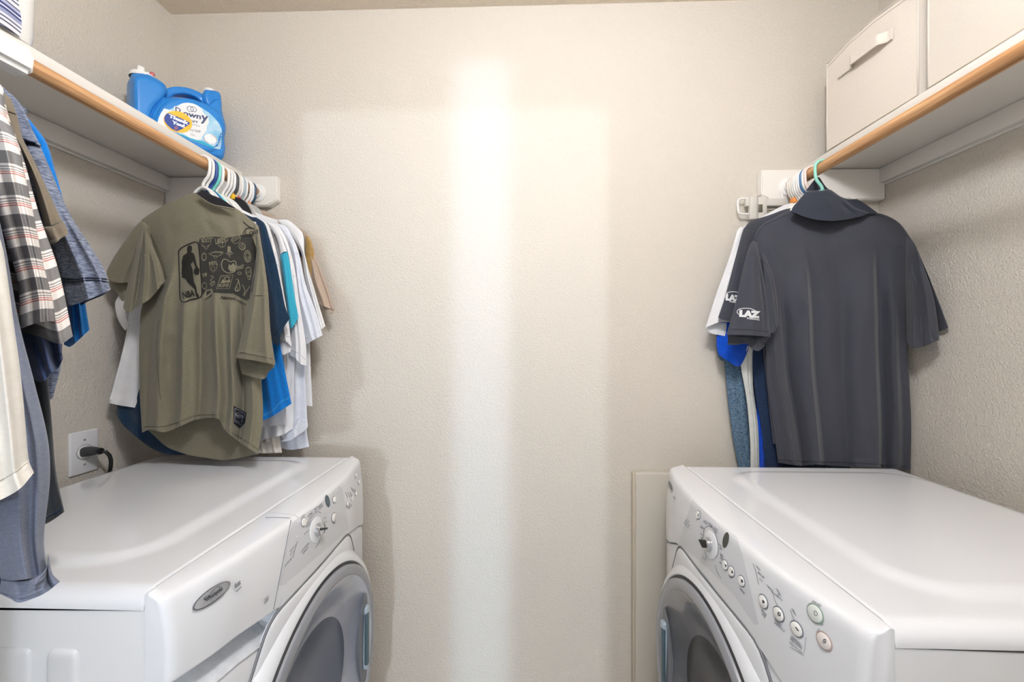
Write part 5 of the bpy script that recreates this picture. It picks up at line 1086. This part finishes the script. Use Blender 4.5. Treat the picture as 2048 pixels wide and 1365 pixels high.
# ---- fabric storage bins on the right shelf
M_BIN = fabric('cream_bin_fabric', (226, 218, 208), (216, 207, 196), .5, (300, 300, 300), (500, .25, .0008))
M_BIN2 = fabric('cream_bin_weave', (224, 217, 206), (212, 204, 192), .5, (120, 120, 1400), (700, .4, .0008))
M_BINE = fabric('bin_piping', (204, 194, 176))
def bin_box(label, xf, y0, y1, zt, mat, sag, handle=None, X1=1.150, seed=3):
    t = thing('storage_bin', label, 'storage box', ((xf + X1) / 2, (y0 + y1) / 2, ZS1), 'fabric bins on the right shelf')
    z0 = ZS1 + .001; n = 40
    def top(u): return zt + sag(u)
    vs = []; fs = []
    def sheet(A, nu, nv):
        o = len(vs)
        for i in range(nu + 1):
            for j in range(nv + 1): vs.append(A(i / nu, j / nv))
        for i in range(nu):
            for j in range(nv): fs.append((o + i * (nv + 1) + j, o + (i + 1) * (nv + 1) + j, o + (i + 1) * (nv + 1) + j + 1, o + i * (nv + 1) + j + 1))
    bul = lambda u, v: .006 * math.sin(math.pi * u) * math.sin(math.pi * v)
    for xs, sg in ((xf, -1), (X1, 1)):
        sheet(lambda u, v, xs=xs, sg=sg: Vector((xs + sg * bul(u, v), y0 + (y1 - y0) * u, z0 + (top(u) - z0) * v)), n, 20)
        sheet(lambda u, v, xs=xs, sg=sg: Vector((xs - sg * .004 + sg * bul(u, v), y0 + .004 + (y1 - y0 - .008) * u, z0 + .004 + (top(u) - z0 - .004) * v)), n, 20)
    for ys, sg, u0 in ((y0, -1, 0), (y1, 1, 1)):
        sheet(lambda u, v, ys=ys, sg=sg, u0=u0: Vector((xf + (X1 - xf) * u, ys + sg * bul(u, v) * .4, z0 + (top(u0) - z0) * v)), 16, 16)
        sheet(lambda u, v, ys=ys, sg=sg, u0=u0: Vector((xf + .004 + (X1 - xf - .008) * u, ys - sg * .004 + sg * bul(u, v) * .4, z0 + .004 + (top(u0) - z0 - .004) * v)), 16, 16)
    sheet(lambda u, v: Vector((xf + (X1 - xf) * u, y0 + (y1 - y0) * v, z0)), 2, 2)
    for xs in (xf, X1 - .004): sheet(lambda u, v, xs=xs: Vector((xs + .004 * v, y0 + (y1 - y0) * u, top(u))), n, 1)
    for ys, u0 in ((y0, 0), (y1 - .004, 1)): sheet(lambda u, v, ys=ys, u0=u0: Vector((xf + (X1 - xf) * u, ys + .004 * v, top(u0))), 8, 1)
    mesh_obj('shell', vs, fs, mat, t)
    hemp = [Vector((xf - .0006 - bul(u, .97), y0 + (y1 - y0) * u, z0 + (top(u) - z0) * 1.0 - .001)) for u in np.linspace(0, 1, 30)]
    tube_obj('piping', hemp, .0016, mat, t, 6)
    seamp = [Vector((xf - .0006 - bul(u, .955), y0 + (y1 - y0) * u, z0 + (top(u) - z0) * .955)) for u in np.linspace(0, 1, 30)]
    tube_obj('stitching', seamp, .0006, M_BINE, t, 5)
    for ys in (y0, y1): tube_obj('corner_piping', [Vector((xf, ys, z0)), Vector((xf, ys, (z0 + zt) / 2)), Vector((xf, ys, top(0 if ys == y0 else 1)))], .0018, mat, t, 6)
    tube_obj('base_piping', [Vector((xf - .0005, y0, z0 + .002)), Vector((xf - .001, (y0 + y1) / 2, z0 + .002)), Vector((xf - .0005, y1, z0 + .002))], .0018, M_BINE, t, 6)
    if handle:
        (ya, za), (yb, zb_) = handle; rows = []
        for u in np.linspace(0, 1, 40):
            y = ya + (yb - ya) * u; z = za + (zb_ - za) * u
            out = .004 + .016 * float(sstep(.06, .14, u) * (1 - sstep(.62, .74, u)))
            rows.append([Vector((xf - out - .004, y, z - .014)), Vector((xf - out - .0065, y, z - .013)), Vector((xf - out - .0065, y, z + .013)), Vector((xf - out - .004, y, z + .014)), Vector((xf - out - .0030, y, z + .013)), Vector((xf - out - .0030, y, z - .013)), Vector((xf - out - .004, y, z - .014))])
        loft('handle', rows, mat, t, 60)
    return t
xf1 = 0.934
tp = [atX(1660, 122, xf1), atX(1700, 78, xf1), atX(1727, 55, xf1), atX(1745, 38, xf1), atX(1790, 5, xf1), atX(1836, -28, xf1)]
yb1, yb0 = 1.262, 0.977
zmid = 2.19
def sagA(u):
    y = yb0 + (yb1 - yb0) * u
    L = sorted((p.y, p.z) for p in tp); return float(np.interp(y, [p[0] for p in L], [p[1] for p in L])) - zmid
h0, h1 = atX(1783, 67, xf1 - .01), atX(1676, 147, xf1 - .01)
bin_box('cream fabric bin with a strap handle, against the far end of the right shelf', xf1, yb0, yb1, zmid, M_BIN, sagA, ((h0.y, h0.z), (h1.y, h1.z)))
bin_box('cream woven fabric bin without visible handle, nearer the camera on the right shelf', 0.936, 0.655, 0.955, 2.22, M_BIN2, lambda u: .004 * math.sin(3 * u), None)

# ---- white tub and striped cloth on the left shelf
tub = thing('plastic_tub', 'glossy white plastic tub on the near left shelf, behind striped cloth', 'tub', (-1.1, .66, ZS1))
rows = []
xa, xb, ya, yb_ = -1.19, -0.972, 0.53, 0.785
def rrect(s, z, r=.03):
    out = []; x0, x1, y0, y1 = xa + s, xb - s, ya + s, yb_ - s
    for cx, cy, a0 in ((x1 - r, y1 - r, 0), (x0 + r, y1 - r, 90), (x0 + r, y0 + r, 180), (x1 - r, y0 + r, 270)):
        for k in range(9): a_ = math.radians(a0 + k * 90 / 8); out.append(Vector((cx + r * math.cos(a_), cy + r * math.sin(a_), z)))
    return out + [out[0]]
z0 = ZS1 + .001
R_ = [rrect(.012, z0, .025), rrect(.005, z0 + .004), rrect(.003, z0 + .02), rrect(.0015, z0 + .10), rrect(0, z0 + .20), rrect(-.004, z0 + .23), rrect(-.008, z0 + .232), rrect(-.008, z0 + .238), rrect(.002, z0 + .238), rrect(.004, z0 + .2), rrect(.008, z0 + .01, .025)]
loft('shell', R_, material('tub_white', (238, 237, 234), .12, .5, coat=.5), tub, 50)
def stripe_cloth():
    m = bpy.data.materials.new('blue_striped_cloth'); m.use_nodes = True; nt = m.node_tree; b = nt.nodes['Principled BSDF']
    tc = nt.nodes.new('ShaderNodeTexCoord'); sp = nt.nodes.new('ShaderNodeSeparateXYZ'); nt.links.new(tc.outputs['UV'], sp.inputs[0])
    mu = nt.nodes.new('ShaderNodeMath'); mu.operation = 'MULTIPLY'; mu.inputs[1].default_value = 1 / .05; nt.links.new(sp.outputs[1], mu.inputs[0])
    fr = nt.nodes.new('ShaderNodeMath'); fr.operation = 'FRACT'; nt.links.new(mu.outputs[0], fr.inputs[0])
    cr = nt.nodes.new('ShaderNodeValToRGB'); cr.color_ramp.interpolation = 'CONSTANT'; e = cr.color_ramp.elements
    cs = [(0, (226, 226, 232)), (.09, (96, 100, 122)), (.16, (226, 226, 232)), (.25, (96, 100, 122)), (.31, (222, 222, 230)), (.40, (150, 154, 186)), (.55, (62, 70, 120)), (.63, (214, 216, 230)), (.69, (62, 70, 120)), (.78, (176, 180, 206)), (.9, (84, 88, 112)), (.95, (228, 228, 232))]
    e[0].color = (*lin(cs[0][1]), 1); e[1].position = cs[1][0]; e[1].color = (*lin(cs[1][1]), 1)
    for p, c in cs[2:]: k = e.new(p); k.color = (*lin(c), 1)
    nt.links.new(fr.outputs[0], cr.inputs[0]); nt.links.new(cr.outputs[0], b.inputs['Base Color']); b.inputs['Roughness'].default_value = .85
    return m
cl = thing('striped_cloth', 'cloth with blue and grey stripes hanging over the front of the white tub', 'cloth', (-.966, .66, ZS1))
pr_ = crom([(-.9665, 1.9135), (-.966, 1.96), (-.964, 2.06), (-.9595, 2.138), (-.9605, 2.154), (-.970, 2.158), (-.982, 2.157), (-.990, 2.148), (-.992, 2.10)], 60)
ln_ = np.concatenate([[0], np.cumsum(np.linalg.norm(np.diff(pr_, axis=0), axis=1))]); vs_ = []; uv_ = []; fs_ = []
for lay in (0.0, -.0022):
    for (x_, z_), l_ in zip(pr_, ln_):
        for y_ in np.linspace(.575, .738, 30):
            e_ = (.738 - y_) / .163; yy_ = y_ + (.003 * math.sin(l_ * 60) if e_ < .2 else 0)
            vs_.append(Vector((x_ + lay + .0016 * math.sin(y_ * 90 + l_ * 20) + .0016, yy_, z_ + (lay if l_ > .235 else 0)))); uv_.append((y_, l_ + .006 * math.sin(y_ * 25)))
for L_ in (0, 1):
    for i_ in range(59):
        for j_ in range(29):
            k_ = L_ * 1800 + i_ * 30 + j_; fs_.append((k_, k_ + 1, k_ + 31, k_ + 30))
for i_ in range(59):
    for j_ in (0, 29): k_ = i_ * 30 + j_; fs_.append((k_, k_ + 30, k_ + 1830, k_ + 1800))
mesh_obj('hanging_cloth', vs_, fs_, stripe_cloth(), cl, uv=uv_)

# ---- outlet with plug and cord on the left wall
xw = XL
oc = [atX(x, y, xw) for x, y in [(139, 867), (195, 857), (134, 956), (190, 940)]]
yc_, zc_ = sum(p.y for p in oc) / 4, sum(p.z for p in oc) / 4
out = thing('wall_outlet', 'white outlet plate on the left wall above the washer', 'outlet', (xw, yc_, zc_ - .06))
bm = bmesh.new(); add_box(bm, xw - .002, xw + .006, yc_ - .036, yc_ + .036, zc_ - .059, zc_ + .059, .0035, 3); bm_obj('plate', bm, material('outlet_white', (232, 233, 236), .3), out, auto=40)
OM = Matrix.Translation((xw + .006, yc_, zc_))
lathe('socket', [(.0, .0022), (.018, .0022), (.019, .0015), (.0195, 0)], OM, M_WPLAST, out, 36)
lathe('socket_rim', [(.0195, .0003), (.0202, .0012), (.0209, .0003)], OM, M_INK, out, 36)
for dz_ in (.034, -.034):
    lathe('screw', [(.0, .0012), (.0025, .001), (.0032, 0)], OM @ Matrix.Translation((0, 0, dz_)), material('screw_grey', (150, 148, 144), .4), out, 14)
pc = thing('power_cord', 'black plug and cord running from the outlet down behind the washer', 'cord', (xw + .03, yc_, zc_ - .06))
rows = []
for x, ry, rz in [(.008, .0125, .012), (.010, .0135, .013), (.022, .0135, .0125), (.034, .0115, .010), (.040, .0075, .0075), (.044, .006, .006)]:
    rows.append([Vector((xw + x, yc_ - .002 + ry * math.copysign(abs(math.cos(a_)) ** .6, math.cos(a_)) + (x - .008) * .12, zc_ + .002 + rz * math.copysign(abs(math.sin(a_)) ** .6, math.sin(a_)))) for a_ in np.linspace(0, 2 * math.pi, 25)])
loft('plug', rows, material('plug_grey', (52, 54, 56), .4), pc, 40)
lathe('strain_relief', [(.0, -.004), (.0085, -.004), (.0095, 0), (.0085, .005), (0, .006)], Matrix.Translation((xw + .045, yc_ + .003, zc_ + .002)), M_BLACK, pc, 20)
cp = [(xw + .045, yc_ + .003, zc_ + .002), (xw + .056, yc_ + .010, zc_ - .002), (xw + .060, yc_ + .018, zc_ - .020), (xw + .054, yc_ + .024, zc_ - .05), (xw + .04, yc_ + .026, zc_ - .10), (xw + .032, yc_ + .026, zc_ - .3), (xw + .03, yc_ + .02, .4)]
tube_obj('cord', [Vector(p) for p in crom(cp, 50)], .0046, M_BLACK, pc, 12)
